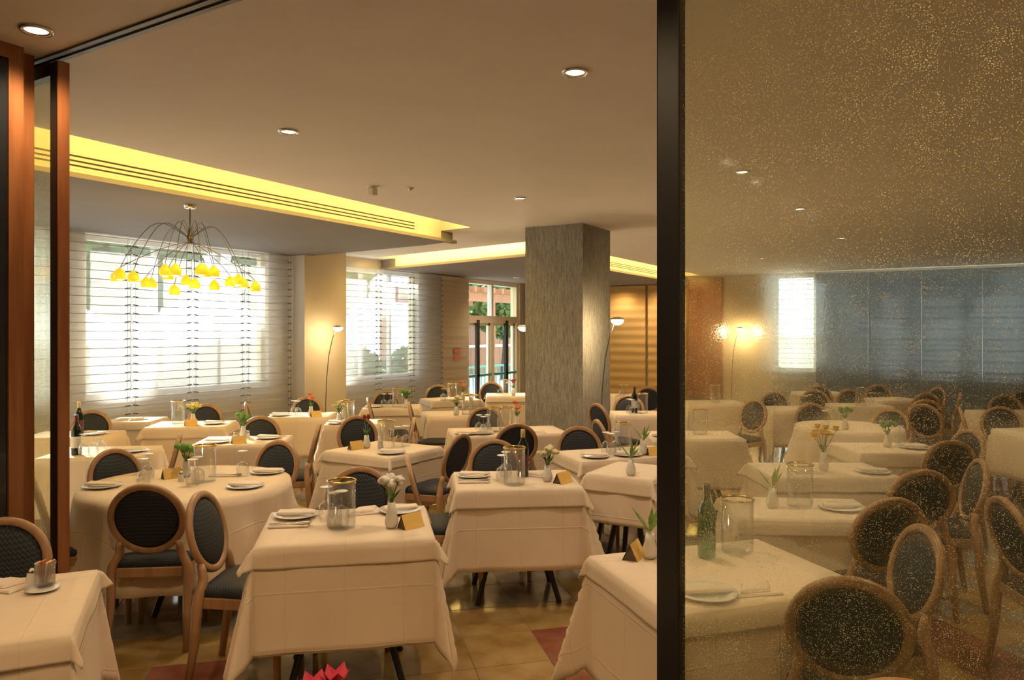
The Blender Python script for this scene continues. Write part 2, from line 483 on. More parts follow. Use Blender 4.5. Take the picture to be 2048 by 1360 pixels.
# far soffit
SZ2 = 2.95
p2 = [(-5.92, 10.27), (-5.92, Y1), (X0, Y1), (X0, 11.12)]
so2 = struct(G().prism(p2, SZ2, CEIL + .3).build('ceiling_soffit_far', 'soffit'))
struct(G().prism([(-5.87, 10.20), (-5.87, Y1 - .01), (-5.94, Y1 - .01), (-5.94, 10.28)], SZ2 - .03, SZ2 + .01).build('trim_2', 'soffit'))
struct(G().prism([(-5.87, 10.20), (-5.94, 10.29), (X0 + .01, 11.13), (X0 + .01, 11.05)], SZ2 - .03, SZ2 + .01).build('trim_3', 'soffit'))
# lit linings of the recesses
g = G(); g.add([(-6.118, PY + .08, SZ1 + .02), (-6.118, 8.29, SZ1 + .02), (-6.118, 8.27, CEIL + .34), (-6.118, PY + .08, CEIL + .34)], [(0, 3, 2, 1)])
struct(g.build('trim_4', 'cove'))
g = G(); g.add([(-5.918, 10.26, SZ2 + .02), (-5.918, 18.15, SZ2 + .02), (-5.918, 18.15, CEIL + .34), (-5.918, 10.26, CEIL + .34)], [(0, 1, 2, 3)])
g.add([(-5.918, 10.262, SZ2 + .02), (-9.2, 11.005, SZ2 + .02), (-9.2, 11.005, CEIL + .34), (-5.918, 10.262, CEIL + .34)], [(0, 1, 2, 3)])
struct(g.build('trim_5', 'cove'))
# LED strips hidden behind the near edge of each recess
def strip(a, b, label):
    a = Vector(a); b = Vector(b); d = (b - a); n = Vector((-d.y, d.x)).normalized() * .012
    g = G().prism([(a.x - n.x, a.y - n.y), (b.x - n.x, b.y - n.y), (b.x + n.x, b.y + n.y), (a.x + n.x, a.y + n.y)], CEIL + .03, CEIL + .055)
    tag(g.build('cove_light_strip', 'led'), label, 'light strip')
strip((-5.38, 2.2), (-5.62, 8.15), 'yellow light strip hidden in the long ceiling recess')
strip((-5.62, 10.08), (-9.2, 10.78), 'yellow light strip in recess left of stone column')
strip((-5.55, 10.1), (-5.54, 18.0), 'yellow light strip in recess right of stone column')
# slot grilles on the lit faces
def grille(x, y0, y1, zs, label):
    t = thing('air_grille', label, 'air vent', (x, (y0 + y1) / 2, zs[0]))
    G().span(-.003, .001, (y0 - y1) / 2 - .03, (y1 - y0) / 2 + .03, -.03, zs[-1] - zs[0] + .03).build('backplate', 'cove', t)
    for z in zs: G().span(0, .004, (y0 - y1) / 2, (y1 - y0) / 2, z - zs[0] - .007, z - zs[0] + .007).build('slot', 'slot', t)
grille(-6.115, 2.2, 7.7, (3.075, 3.112, 3.152), 'three-slot air grille along the yellow lit ceiling recess')
grille(-5.914, 12.2, 16.5, (3.03, 3.065, 3.10), 'slot air grille in the recess right of the column')

# ---- walls
def wall_with_holes(name, axis, at, thick, a0, a1, z1, holes, m='wall'):
    """axis 'y': wall plane x=at running along y; axis 'x': plane y=at running along x; holes (a0,a1,z0,z1)"""
    g = G(); cuts = sorted(holes)
    def sp(u0, u1, z0, zz):
        if u1 - u0 < .001 or zz - z0 < .001: return
        if axis == 'y': g.span(at, at + thick, u0, u1, z0, zz)
        else: g.span(u0, u1, at, at + thick, z0, zz)
    u = a0
    for (h0, h1, hz0, hz1) in cuts:
        sp(u, h0, 0, z1); sp(h0, h1, 0, hz0); sp(h0, h1, hz1, z1); u = h1
    sp(u, a1, 0, z1)
    return struct(g.build(name, m))
W1 = (5.39, 8.36, .84, 3.0); W2 = (9.95, 12.29, .80, 2.93); D1 = (13.98, 16.45, 0.0, 2.93); W0 = (2.3, 4.9, .84, 3.0)
wall_with_holes('wall_left', 'y', X0, -.28, Y0, Y1, CEIL + .5, [W0, W1, W2, D1])
WB = [(-3.80, -2.88, .80, 3.06), (-2.70, 1.6, .80, 3.06)]
wall_with_holes('wall_back', 'x', Y1, .28, X0 - .28, X1, CEIL + .5, WB)
wall_with_holes('wall_right', 'y', X1, .2, Y0, Y1, CEIL + .5, [])
wall_with_holes('wall_front', 'x', Y0, -.2, X0, X1, CEIL + .5, [])
# pilaster between the windows
struct(G().span(X0, -9.24, 8.75, 9.72, 0, CEIL).build('wall_pilaster', 'wall'))
# combed stone column
struct(G().span(-4.98, -4.13, 8.63, 9.50, 0, CEIL).build('wall_column', 'stone'))
# lobby side wall clad in cherry wood round a dark glazed panel
lw = G().span(-4.05, -3.93, Y0, 1.885, 0, CEIL); lw.span(-4.05, -3.98, 1.885, 1.97, 0, CEIL)
lw = struct(lw.build('wall_lobby', 'panel_wood'))
G().span(-3.94, -3.905, 1.818, 1.884, 0, CEIL).build('stile', 'panel_wood', lw)
G().span(-3.94, -3.905, -3.8, 1.818, 3.05, CEIL).build('head_rail', 'panel_wood', lw)
G().span(-3.94, -3.905, -3.8, 1.818, 0, .12).build('base_rail', 'panel_wood', lw)
G().span(-3.935, -3.918, -3.8, 1.818, .12, 3.05).build('dark_panel', 'dark_glass', lw)
wall_with_holes('wall_partition_left', 'x', PY - .04, .12, X0, -5.5, CEIL, [])

def window_y(name, x, w, mull, m='white_paint', jamb='cream_paint'):
    y0, y1, z0, z1 = w; t = struct(empty(name))
    for a, b in ((y0, y0 + .07), (y1 - .07, y1)): G().span(x - .20, x - .10, a, b, z0, z1).build('jamb', jamb, t)
    G().span(x - .20, x - .10, y0 + .07, y1 - .07, z1 - .07, z1).build('head', m, t)
    G().span(x - .20, x - .10, y0 + .07, y1 - .07, z0, z0 + .07).build('bottom_rail', m, t)
    G().span(x - .12, x + .03, y0 - .04, y1 + .04, z0 - .035, z0 - .002).build('sill', m, t)
    ys = [y0 + .07] + list(mull) + [y1 - .07]
    for k, a in enumerate(mull): G().span(x - .19, x - .11, a - .03, a + .03, z0 + .07, z1 - .07).build('mullion', m, t)
    for a, b in zip(ys[:-1], ys[1:]): G().span(x - .155, x - .147, a + .02, b - .02, z0 + .06, z1 - .06).build('pane', 'pane', t)
window_y('window_1', X0, W1, (6.45, 7.50))
window_y('window_2', X0, W2, (10.7, 11.52))
window_y('window_3', X0, W0, (3.6,))
def window_x(name, y, w, mull, m='white_paint'):
    x0, x1, z0, z1 = w; t = struct(empty(name))
    for a, b in ((x0, x0 + .06), (x1 - .06, x1)): G().span(a, b, y + .10, y + .20, z0, z1).build('jamb', m, t)
    G().span(x0 + .06, x1 - .06, y + .10, y + .20, z1 - .06, z1).build('head', m, t)
    G().span(x0 + .06, x1 - .06, y + .10, y + .20, z0, z0 + .06).build('bottom_rail', m, t)
    G().span(x0 - .03, x1 + .03, y - .03, y + .12, z0 - .035, z0 - .002).build('sill', m, t)
    xs = [x0 + .06] + list(mull) + [x1 - .06]
    for a in mull: G().span(a - .03, a + .03, y + .11, y + .19, z0 + .06, z1 - .06).build('mullion', m, t)
    for a, b in zip(xs[:-1], xs[1:]): G().span(a + .01, b - .01, y + .147, y + .155, z0 + .05, z1 - .05).build('pane', 'pane', t)
window_x('window_4', Y1, WB[0], ())
window_x('window_5', Y1, WB[1], (-1.76, -.71, .41))
# glazed garden door with transom
dt = struct(empty('door_1')); y0, y1, z0, z1 = D1; x = X0
for a, b in ((y0, y0 + .08), (y1 - .10, y1)): G().span(x - .22, x - .04, a, b, 0, z1).build('jamb', 'cream_paint', dt)
G().span(x - .22, x - .04, y0 + .08, y1 - .10, z1 - .08, z1).build('head', 'white_paint', dt)
G().span(x - .22, x - .04, y0 + .08, y1 - .10, 1.93, 2.10).build('transom', 'wall', dt)
G().span(x - .20, x - .06, 15.18, 15.32, 0, 1.93).build('centre_post', 'wall', dt)
G().span(x - .18, x - .06, 15.20, 15.28, 2.10, z1 - .08).build('transom_mullion', 'white_paint', dt)
for a, b in ((y0 + .08, 15.18), (15.32, y1 - .10)):
    lf = G().span(x - .16, x - .10, a, a + .07, 0, 1.93).span(x - .16, x - .10, b - .07, b, 0, 1.93).span(x - .16, x - .10, a, b, 0, .10).span(x - .16, x - .10, a, b, 1.87, 1.93).build('door_leaf', 'white_paint', dt)
    G().span(x - .134, x - .126, a + .05, b - .05, .08, 1.89).build('pane', 'pane', lf)
    c = (a + b) / 2
    G().span(x - .09, x - .03, c - .10 if a < 15 else c - .02, c + .02 if a < 15 else c + .10, .05, 2.0).build('black_stile', 'black', lf)
    G().span(x - .09, x - .03, a + .02, b - .02, .67, .72).build('push_bar', 'teal', lf)
for a, b in ((y0 + .08, 15.20), (15.28, y1 - .10)): G().span(x - .134, x - .126, a, b, 2.10, z1 - .08).build('pane', 'pane', dt)

# ---- full height sheer curtain panels with horizontal battens and cords
def curtain(axis, a0, a1, at, m, label, z0=.06, z1=2.97, cords=True, nb=26):
    t = thing('curtain_panel', label, 'curtain', ((at, (a0 + a1) / 2, 0) if axis == 'y' else ((a0 + a1) / 2, at, 0)), 0 if axis == 'y' else R(90), 'sheer curtain panels along the walls')
    h = (a1 - a0) / 2 - .004
    sg = 1 if axis == 'y' else -1
    v = []; f = []; n = nb * 2
    for i in range(n + 1):
        z = z0 + (z1 - z0) * i / n; x = .010 * math.sin(i * math.pi / 2 + .4)
        v += [(x * sg, -h, z), (x * sg, h, z)]
    for i in range(n): f.append((2 * i, 2 * i + 1, 2 * i + 3, 2 * i + 2))
    G().add(v, f).build('fabric', m, t, True)
    mb = G().box((0, 0, 0), (.008, 2 * h, .009))
    first = None
    for i in range(nb + 1):
        z = z0 + (z1 - z0) * i / nb
        if first is None: first = o = mb.build('batten', 'batten', t)
        else: o = first.copy(); col.objects.link(o); o.parent = t
        o.location = (.012, 0, z)
    if cords:
        for s in (-1, 1):
            c = G().tube([(.022, s * (h - .05), z0), (.022, s * (h - .05), z1)], .003, 5).build('cord', 'cord', t)
            k = G()
            for i in range(2, nb): k.box((.024, s * (h - .05), z0 + (z1 - z0) * i / nb + .012), (.008, .075, .012), Matrix.Rotation(.12 * s, 3, 'X'))
            o = k.build('cord_loops', 'cord_dark', c); o['kind'] = 'stuff'
    return t
cx = -9.52
for (a, b, l) in ((4.08, 5.0, 'leftmost sheer curtain panel beside the left glass partition'), (5.0, 5.925, 'sheer curtain panel at the left end of the first window'),
                  (5.925, 6.85, 'sheer curtain panel left of the chandelier centre'), (6.85, 7.78, 'sheer curtain panel right of the chandelier centre'),
                  (7.78, 8.72, 'sheer curtain panel beside the pilaster on the first window')):
    curtain('y', a, b, cx, 'sheer', l)
for (a, b, l) in ((9.74, 10.87, 'sheer curtain panel just right of the pilaster'), (10.87, 11.88, 'middle sheer curtain panel of the second window'),
                  (11.88, 12.95, 'sheer curtain panel at the right end of second window')):
    curtain('y', a, b, cx, 'sheer', l, z1=2.92)
curtain('y', 12.95, 13.95, cx, 'sheer_tan', 'opaque tan curtain panel left of the glass door', z1=2.92, cords=False)
curtain('y', 16.5, 18.5, cx, 'sheer_tan', 'opaque tan curtain panel right of the glass door', z1=2.92, cords=False)
yb = Y1 - .13
curtain('x', -9.4, -7.02, yb, 'sheer_gold', 'golden curtain panel left of the dark groove', z1=2.92, cords=False)
curtain('x', -6.96, -5.93, yb, 'sheer_gold', 'golden curtain panel right of the dark groove', z1=2.92, cords=False)
for (a, b, l) in ((-2.86, -1.76, 'blue-grey curtain panel just right of the bright window'), (-1.76, -.71, 'second blue-grey curtain panel from the bright window'),
                  (-.71, .41, 'third blue-grey curtain panel from the bright window'), (.41, 1.5, 'blue-grey curtain panel at the right picture edge')):
    curtain('x', a, b, yb, 'sheer_blue', l, z1=3.06)
curtain('x', -3.85, -2.86, yb, 'sheer', 'bright translucent curtain panel over the narrow window', z1=3.06, cords=False)
# dark timber panel on the back wall
t = thing('timber_screen', 'dark timber wall panel left of the far floor lamp', 'wall panel', (-5.475, Y1 - .06, 0))
G().span(-.42, .36, -.02, .05, .05, 3.06).build('board', 'panel_wood', t); G().span(.36, .43, -.04, .05, .05, 3.06).build('edge_strip', 'panel_wood', t)
# small red notice near the glass door
t = thing('wall_notice', 'small red notice on the tan curtain by the glass door', 'sign', (-9.495, 13.45, 1.12))
G().span(0, .006, -.11, .11, 0, .09).build('lower_plate', 'sign_red', t); G().span(0, .006, -.11, .11, .14, .23).build('upper_plate', 'sign_red', t)

# ---- sliding partition
struct(G().span(-5.5, X1, PY - .035, PY - .010, CEIL - .012, CEIL - .001).span(-5.5, X1, PY + .012, PY + .037, CEIL - .012, CEIL - .001).build('trim_6', 'black'))
def glass_panel(x0, x1, label, endm):
    t = thing('sliding_glass_panel', label, 'glass partition', ((x0 + x1) / 2, PY, .012))
    h = (x1 - x0) / 2; z1 = 3.07; w = .066
    G().span(-h, -h + w, -.028, .028, 0, z1).build('stile', 'black', t, bevel=.004)
    st = G().span(h - w, h, -.028, .028, 0, z1).build('stile', 'black', t, bevel=.004)
    if endm: G().span(h, h + .006, -.026, .030, 0, z1).build('edge_strip', 'panel_wood', t)
    G().span(-h + w, h - w, -.028, .028, z1 - w, z1).build('top_rail', 'black', t)
    G().span(-h + w, h - w, -.028, .028, 0, .10).build('bottom_rail', 'black', t)
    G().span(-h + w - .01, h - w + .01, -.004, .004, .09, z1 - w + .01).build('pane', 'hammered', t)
    return t
glass_panel(-.730, .78, 'large hammered glass sliding panel with black frame on the right', False)
glass_panel(-5.35, -3.832, 'hammered glass sliding panel with brown edge on the left', True)

# ------------------------------------------------------------------ garden outside the windows
def outside():
    struct(G().span(-40, X0 - .28, -15, 40, -.30, -.12).build('ground_terrace', 'paving'))
    struct(G().span(X0 - .28, 25, Y1 + .28, 45, -.30, -.12).build('ground_back', 'paving'))
    tag(G().span(-17.2, -17.0, 0, 14.5, -.12, 1.35).span(-17.25, -16.95, 0, 14.5, 1.35, 1.42).build('garden_wall', 'render_white'), 'white garden wall outside the windows', 'wall')
    tag(G().span(-6, 12, 27, 27.2, -.12, 1.5).span(-6, 12, 26.95, 27.25, 1.5, 1.57).build('garden_wall', 'render_white'), 'white garden wall outside the blue curtains', 'wall')
    def leaves(n, r, h, seed):
        q = random.Random(seed); g = G()
        for _ in range(n):
            a = q.random() * 6.283; b = math.acos(2 * q.random() - 1); rr = r * (q.random() ** .4)
            c = Vector((rr * math.sin(b) * math.cos(a), rr * math.sin(b) * math.sin(a), h + rr * .8 * math.cos(b)))
            u = Vector((q.random() - .5, q.random() - .5, q.random() - .5)).normalized() * .20
            w = u.orthogonal().normalized() * .09
            g.add([c - u, c + w, c + u, c - w], [(0, 1, 2, 3)])
        return g
    def tree(loc, r, h, seed, label):
        t = thing('garden_tree', label, 'tree', loc, 0, 'trees in the garden')
        G().tube([(0, 0, 0), (.08, .03, h * .5), (.0, .1, h)], [.16, .12, .07], 8).build('trunk', 'bark', t, True)
        o = leaves(2600, r, h + r * .3, seed).build('foliage', 'tree_leaf', t); o['kind'] = 'stuff'
    tree((-15.5, 6.0, -.12), 1.5, 2.9, 1, 'leafy tree behind the chandelier outside the first window')
    tree((-15.8, 9.7, -.12), 1.6, 3.0, 2, 'leafy tree outside right half of the first window')
    tree((-16.0, 2.5, -.12), 1.6, 3.1, 8, 'leafy tree outside the left end of the first window')
    tree((-14.6, 13.8, -.12), 1.8, 2.9, 3, 'leafy tree outside the second window')
    tree((-14.8, 24.0, -.12), 1.3, 2.3, 4, 'leafy tree outside the glass door on the left')
    tree((-19.6, 29.5, -.12), 2.0, 2.8, 5, 'leafy tree outside the glass door on the right')
    tree((-1.0, 24.5, -.12), 2.0, 3.0, 6, 'leafy tree outside the blue curtains')
    t = thing('garden_pergola', 'brown timber pergola in the garden outside the glass door', 'pergola', (-12.4, 19.2, -.12))
    for a in (-1.9, .2, 2.3): G().span(-.09, .09, a - .09, a + .09, 0, 2.75).build('post', 'pergola', t)
    for a in (-1.9, .2, 2.3): G().span(-2.6, -2.42, a - .09, a + .09, 0, 2.75).build('post', 'pergola', t)
    G().span(-.08, .08, -2.4, 2.8, 2.75, 3.0).build('beam', 'pergola', t); G().span(-2.6, -2.44, -2.4, 2.8, 2.75, 3.0).build('beam', 'pergola', t)
    for i in range(11): G().span(-2.9, .4, -2.3 + i * .5, -2.2 + i * .5, 3.0, 3.16).build('rafter', 'pergola', t)
    t = thing('timber_fence', 'tall brown timber fence behind the pergola', 'fence', (-16.6, 25.4, -.12))
    for i in range(24): G().span(-.015, .015, -4.2 + i * .36, -3.87 + i * .36, 0, 3.0 + .03 * (i % 3)).build('plank', 'pergola', t)
    G().span(.015, .06, -4.2, 4.4, 1.2, 1.3).build('rail', 'render_white', t)
    t = thing('garden_railing', 'teal railing low outside the glass door', 'railing', (-11.6, 18.6, -.12))
    G().span(-.03, .03, -3.2, 3.4, .82, .88).build('top_rail', 'teal', t)
    for i in range(34): G().span(-.012, .012, -3.2 + i * .2, -3.176 + i * .2, 0, .82).build('baluster', 'teal', t)
    for i, (hx, hy) in enumerate(((-12.6, 15.6), (-16.2, 17.6), (-16.5, 20.6))):
        o = leaves(700, .75, .55, 20 + i).build('hedge_shrub', 'tree_leaf'); o.location = (hx, hy, .0)
        tag(o, ('low shrub outside the left door leaf', 'low shrub outside the middle of the door', 'low shrub outside the right door leaf')[i], 'shrub', 'shrubs outside the door')
outside()

# ------------------------------------------------------------------ ceiling fittings
def downlight():
    t = empty('downlight')
    G().lathe([(.048, -.001), (.052, -.010), (.066, -.012), (.072, -.004), (.072, 0)], 24).build('trim_ring', 'chrome', t, True)
    G().lathe([(0, -.004), (.048, -.004)], 20).build('lens', 'lens', t)
    return t
DL = [(-3.62, 1.80, 'ceiling downlight above the wood panel at top left'), (-1.753, 3.569, 'ceiling downlight above the centre of the room'),
      (-3.969, 3.612, 'ceiling downlight in front of the long yellow recess'), (-3.91, 6.669, 'ceiling downlight just before the stone column'),
      (-1.542, 8.865, 'far ceiling downlight seen through the textured glass'), (-1.613, 6.55, 'nearer ceiling downlight seen through the textured glass'),
      (.6, 4.2, 'added ceiling downlight over the right tables outside the view'), (.9, 8.0, 'added ceiling downlight over the far right tables'),  # from here, four extra downlights added to light the dining room
      (-1.5, 12.0, 'added ceiling downlight over the far back tables'), (-3.2, 14.5, 'added ceiling downlight near the golden wall'),
      (-1.2, .6, 'lobby ceiling downlight above the camera position'), (.15, 1.25, 'added lobby ceiling downlight in front of the textured glass'),  # unseen lobby lamps; the one at the glass is added to brighten its flecks
      (-2.6, -.8, 'lobby ceiling downlight behind the camera on the left'), (-.2, -1.4, 'lobby ceiling downlight behind the camera')]
WASH = [(-6.5, 18.0, 'added soffit downlight washing the golden wall near the groove'), (-7.6, 18.0, 'added soffit downlight washing the golden wall on the left'), (-8.6, 14.5, 'added soffit downlight inside the glass door')]  # extra lamps added to throw a warm wash under the far soffit
for x, y, l in DL + WASH:
    o = place('downlight', downlight, (x, y, (SZ2 if (x, y, l) in WASH else CEIL) - .001), 0, l, 'light', 'recessed ceiling downlights')
    spot(o, 'downlight_lamp', -.03, SPOT_W * (.95 if y > PY else .9 if y > 0 else .4), 150 if y < PY else 124, (1, .69, .37) if y < PY else (1, .88, .72))
for x, y, l, r in ((-4.79, 5.394, 'small white detector box on the ceiling left of centre', 1), (-4.547, 5.656, 'tiny round ceiling sensor beside the detector box', 0)):
    t = thing('ceiling_detector', l, 'detector', (x, y, CEIL))
    if r:
        G().lathe([(0, -.02), (.05, -.02), (.055, 0)], 16).build('base_plate', 'white_paint', t, True)
        G().box((0, 0, -.055), (.075, .075, .07)).build('sensor_head', 'white_paint', t, bevel=.012)
    else:
        G().lathe([(0, -.012), (.035, -.010), (.04, 0)], 16).build('base_plate', 'white_paint', t, True)
        G().lathe([(0, -.026), (.018, -.022), (.02, -.01)], 12).build('sensor_eye', 'chrome', t, True)

# chandelier: wire arms arching out of a hub, amber glass flowers at the tips
BULB = [
  (-0.55,-0.43,2.28),
  (-0.37,-0.50,2.29),
  (-0.20,-0.47,2.26),
  (-0.62,-0.07,2.24),
  (-0.80,0.11,2.25),
  (0.19,-0.40,2.31),
  (0.12,-0.32,2.28),
  (0.43,-0.46,2.30),
  (-0.48,0.30,2.28),
  (-0.48,0.16,2.17),
  (-0.20,0.20,2.23),
  (0.57,-0.29,2.31),
  (0.49,-0.19,2.30),
  (0.46,-0.07,2.31),
  (-0.27,0.49,2.23),
  (0.01,0.47,2.26),
  (0.19,0.43,2.27),
  (0.08,0.58,2.25),
  (0.33,0.53,2.20),
]
ch = thing('chandelier', 'wire chandelier with amber glass flower shades before the window', 'chandelier', (-6.597, 4.727, 0))
G().lathe([(0, 2.965), (.05, 2.965), (.06, 2.99), (.06, 2.999)], 16).build('ceiling_canopy', 'chrome', ch, True)
G().tube([(0, 0, 2.62), (0, 0, 2.97)], .006, 6).build('rod', 'stem', ch)
G().lathe([(0, 2.60), (.02, 2.61), (.032, 2.66), (.02, 2.72), (.008, 2.76)], 14).build('hub', 'stem', ch, True)
for i, (x, y, z) in enumerate(BULB):
    r = math.hypot(x, y); up = .26 if i % 3 else .02
    P = []
    for k in range(11):
        s = k / 10
        if i % 3: zz = 2.66 + up * math.sin(min(1, s * 1.5) * math.pi * .62) * (1 - s * .4) + (z + .07 - 2.66 - up * .6 * math.sin(.62 * math.pi)) * s ** 2.2
        else: zz = 2.63 + (z + .07 - 2.63) * s ** 1.15
        P.append((x * (s ** .8), y * (s ** .8), zz))
    P[-1] = (x, y, z + .06)
    a = G().tube(P, .0035, 5).build('arm', 'stem', ch, True)
    sh = G().lathe([(.012, .06), (.022, .045), (.045, .02), (.056, -.015), (.05, -.045), (.042, -.05)], 12, (x, y, z)).build('shade', 'shade', a, True)
    G().ball((x, y, z - .028), .036, 10, 7).build('bulb', 'bulb', a, True)
point(ch, 'chandelier_glow', (0, 0, 2.1), 10, (1, .65, .2), .3)

# arching floor lamps
def floor_lamp():
    t = empty('floor_lamp')
    G().lathe([(0, .025), (.12, .022), (.135, .008), (.135, 0), (0, 0)], 24).build('base', 'stem', t, True)
    P = [(0, 0, .02), (.005, 0, .5), (.02, 0, .95), (.06, 0, 1.35), (.12, 0, 1.62), (.17, 0, 1.76), (.20, 0, 1.81)]
    G().tube(P, .007, 8).build('stem', 'stem', t, True)
    G().lathe([(0, 1.835), (.03, 1.833), (.085, 1.815), (.092, 1.800), (.08, 1.800)], 20, (.21, 0, 0)).build('head', 'chrome', t, True)
    G().lathe([(0, 1.735), (.045, 1.745), (.075, 1.772), (.080, 1.797), (.05, 1.805)], 16, (.21, 0, 0)).build('lens', 'lamp_lens', t, True)
    return t
for x, y, rz, l in ((-9.02, 9.0, 31, 'slender floor lamp in front of the wall pilaster'), (-3.86, 8.58, 31, 'slender floor lamp right of the stone column'),
                    (-5.36, 9.66, 211, 'floor lamp peeking out left of the stone column'), (-4.72, 18.15, 31, 'floor lamp behind the textured glass near the bright window')):
    o = place('floor_lamp', floor_lamp, (x, y, 0), R(rz), l, 'floor lamp', 'slender floor lamps')
    if 'right of the stone' in l: o.scale = (1, 1, 1.045)
    point(o, 'floor_lamp_glow', (.21, -.0, 1.70), 14, (1, .72, .36), .06)

# ------------------------------------------------------------------ tables and cloths
TABLES = [
    ('T0', -3.008, 1.219, 0.80, 0.70, 54, 0.46, 1, 'near left table with the amber sachet glass'),
    ('T1', -2.675, 2.826, 0.81, 0.66, 42, 0.49, 1, 'front centre table with white carnations'),
    ('T2', -2.532, 4.253, 0.78, 0.60, 37, 0.50, 1, 'centre table with the wine bottle'),
    ('T3', -4.138, 4.803, 0.66, 0.68, 90, 0.46, 1, 'corner-on red tulip table'),
    ('T4', -5.554, 4.526, 0.76, 0.58, 38, 0.46, 0, 'sunlit table behind the round table'),
    ('T5', -6.979, 5.023, 0.77, 0.55, 39, 0.46, 1, 'yellow flower table by the curtain'),
    ('T6', -7.875, 4.951, 0.50, 0.50, 36, 0.46, 1, 'small napkin table by the curtain'),
    ('T7', -7.283, 3.966, 0.75, 0.50, 39, 0.46, 0, 'far left table beside the wood edge'),
    ('T8', -6.022, 3.498, 0.75, 0.60, 39, 0.46, 0, 'left table just behind the round table'),
    ('T9', -6.658, 6.266, 0.72, 0.55, 36, 0.46, 0, 'orange flower table near the pilaster'),
    ('T10', -6.367, 7.549, 0.70, 0.55, 36, 0.46, 1, 'table below the second window'),
    ('T11', -5.629, 6.067, 0.60, 0.50, 36, 0.46, 0, 'table behind the dark round-backed chair'),
    ('T12', -6.317, 8.804, 0.72, 0.60, 53, 0.46, 1, 'white-sided table near the glass door'),
    ('T13', -5.957, 9.953, 0.80, 0.55, 34, 0.46, 1, 'far table in front of the glass door'),
    ('T14', -5.227, 7.301, 0.65, 0.60, 43, 0.46, 0, 'table with tall glass jars'),
    ('T15', -3.854, 6.317, 1.10, 0.60, 43, 0.46, 0, 'long table left of the stone column'),
    ('T16', -2.355, 5.608, 0.90, 0.52, 50, 0.46, 1, 'sprig vase table below the stone column'),
    ('T17', -1.982, 4.969, 0.46, 0.54, 0, 0.32, 1, 'small short-cloth table by black frame'),
    ('T18', -0.839, 3.066, 0.85, 0.70, 49, 0.49, 1, 'near right table by the black frame'),
    ('T20', -0.844, 5.676, 0.85, 0.55, 31, 0.46, 1, 'daffodil table behind the glass'),
    ('T21', -0.502, 7.048, 0.75, 0.55, 31, 0.46, 1, 'second row table behind the glass'),
    ('T22', -0.766, 4.381, 0.75, 0.50, 26, 0.46, 1, 'second table behind the textured glass'),
    ('T25', -2.956, 10.357, 0.80, 0.55, 31, 0.46, 0, 'far table left of the bright window'),
    ('T26', -1.841, 10.093, 0.75, 0.55, 35, 0.46, 0, 'table below the bright window'),
    ('T27', -1.937, 12.835, 0.70, 0.55, 31, 0.46, 0, 'farthest table by the blue curtains'),
    ('T28', -0.874, 12.133, 0.75, 0.55, 41, 0.46, 0, 'pale table in front of the blue curtains'),
    ('T29', -1.156, 10.972, 0.70, 0.50, 31, 0.46, 0, 'middle table in front of the blue curtains'),
    ('T30', 0.542, 10.942, 0.80, 0.55, 31, 0.46, 0, 'far right table at the picture edge'),
    ('T31', 0.757, 9.030, 0.75, 0.60, 41, 0.46, 0, 'right edge table behind the textured glass'),
    ('T32', -2.182, 6.972, 0.83, 0.55, 31, 0.46, 0, 'middle table right of the column'),
    ('T33', -3.247, 8.549, 0.80, 0.50, 31, 0.46, 0, 'dark bottle table right of the column'),
    ('T34', -4.251, 10.862, 0.80, 0.55, 31, 0.46, 0, 'far table by the golden wall'),
    ('T40', -1.175, 1.160, 0.70, 0.60, 31, 0.40, 0, 'table below the picture edge'),
]
ROUND_TABLES = [
    ('R1', -4.307, 3.071, 0.64, 0.50, 'large round table on the left'),
    ('R2', -0.991, 8.446, 0.52, 0.46, 'round table behind the textured glass'),
]
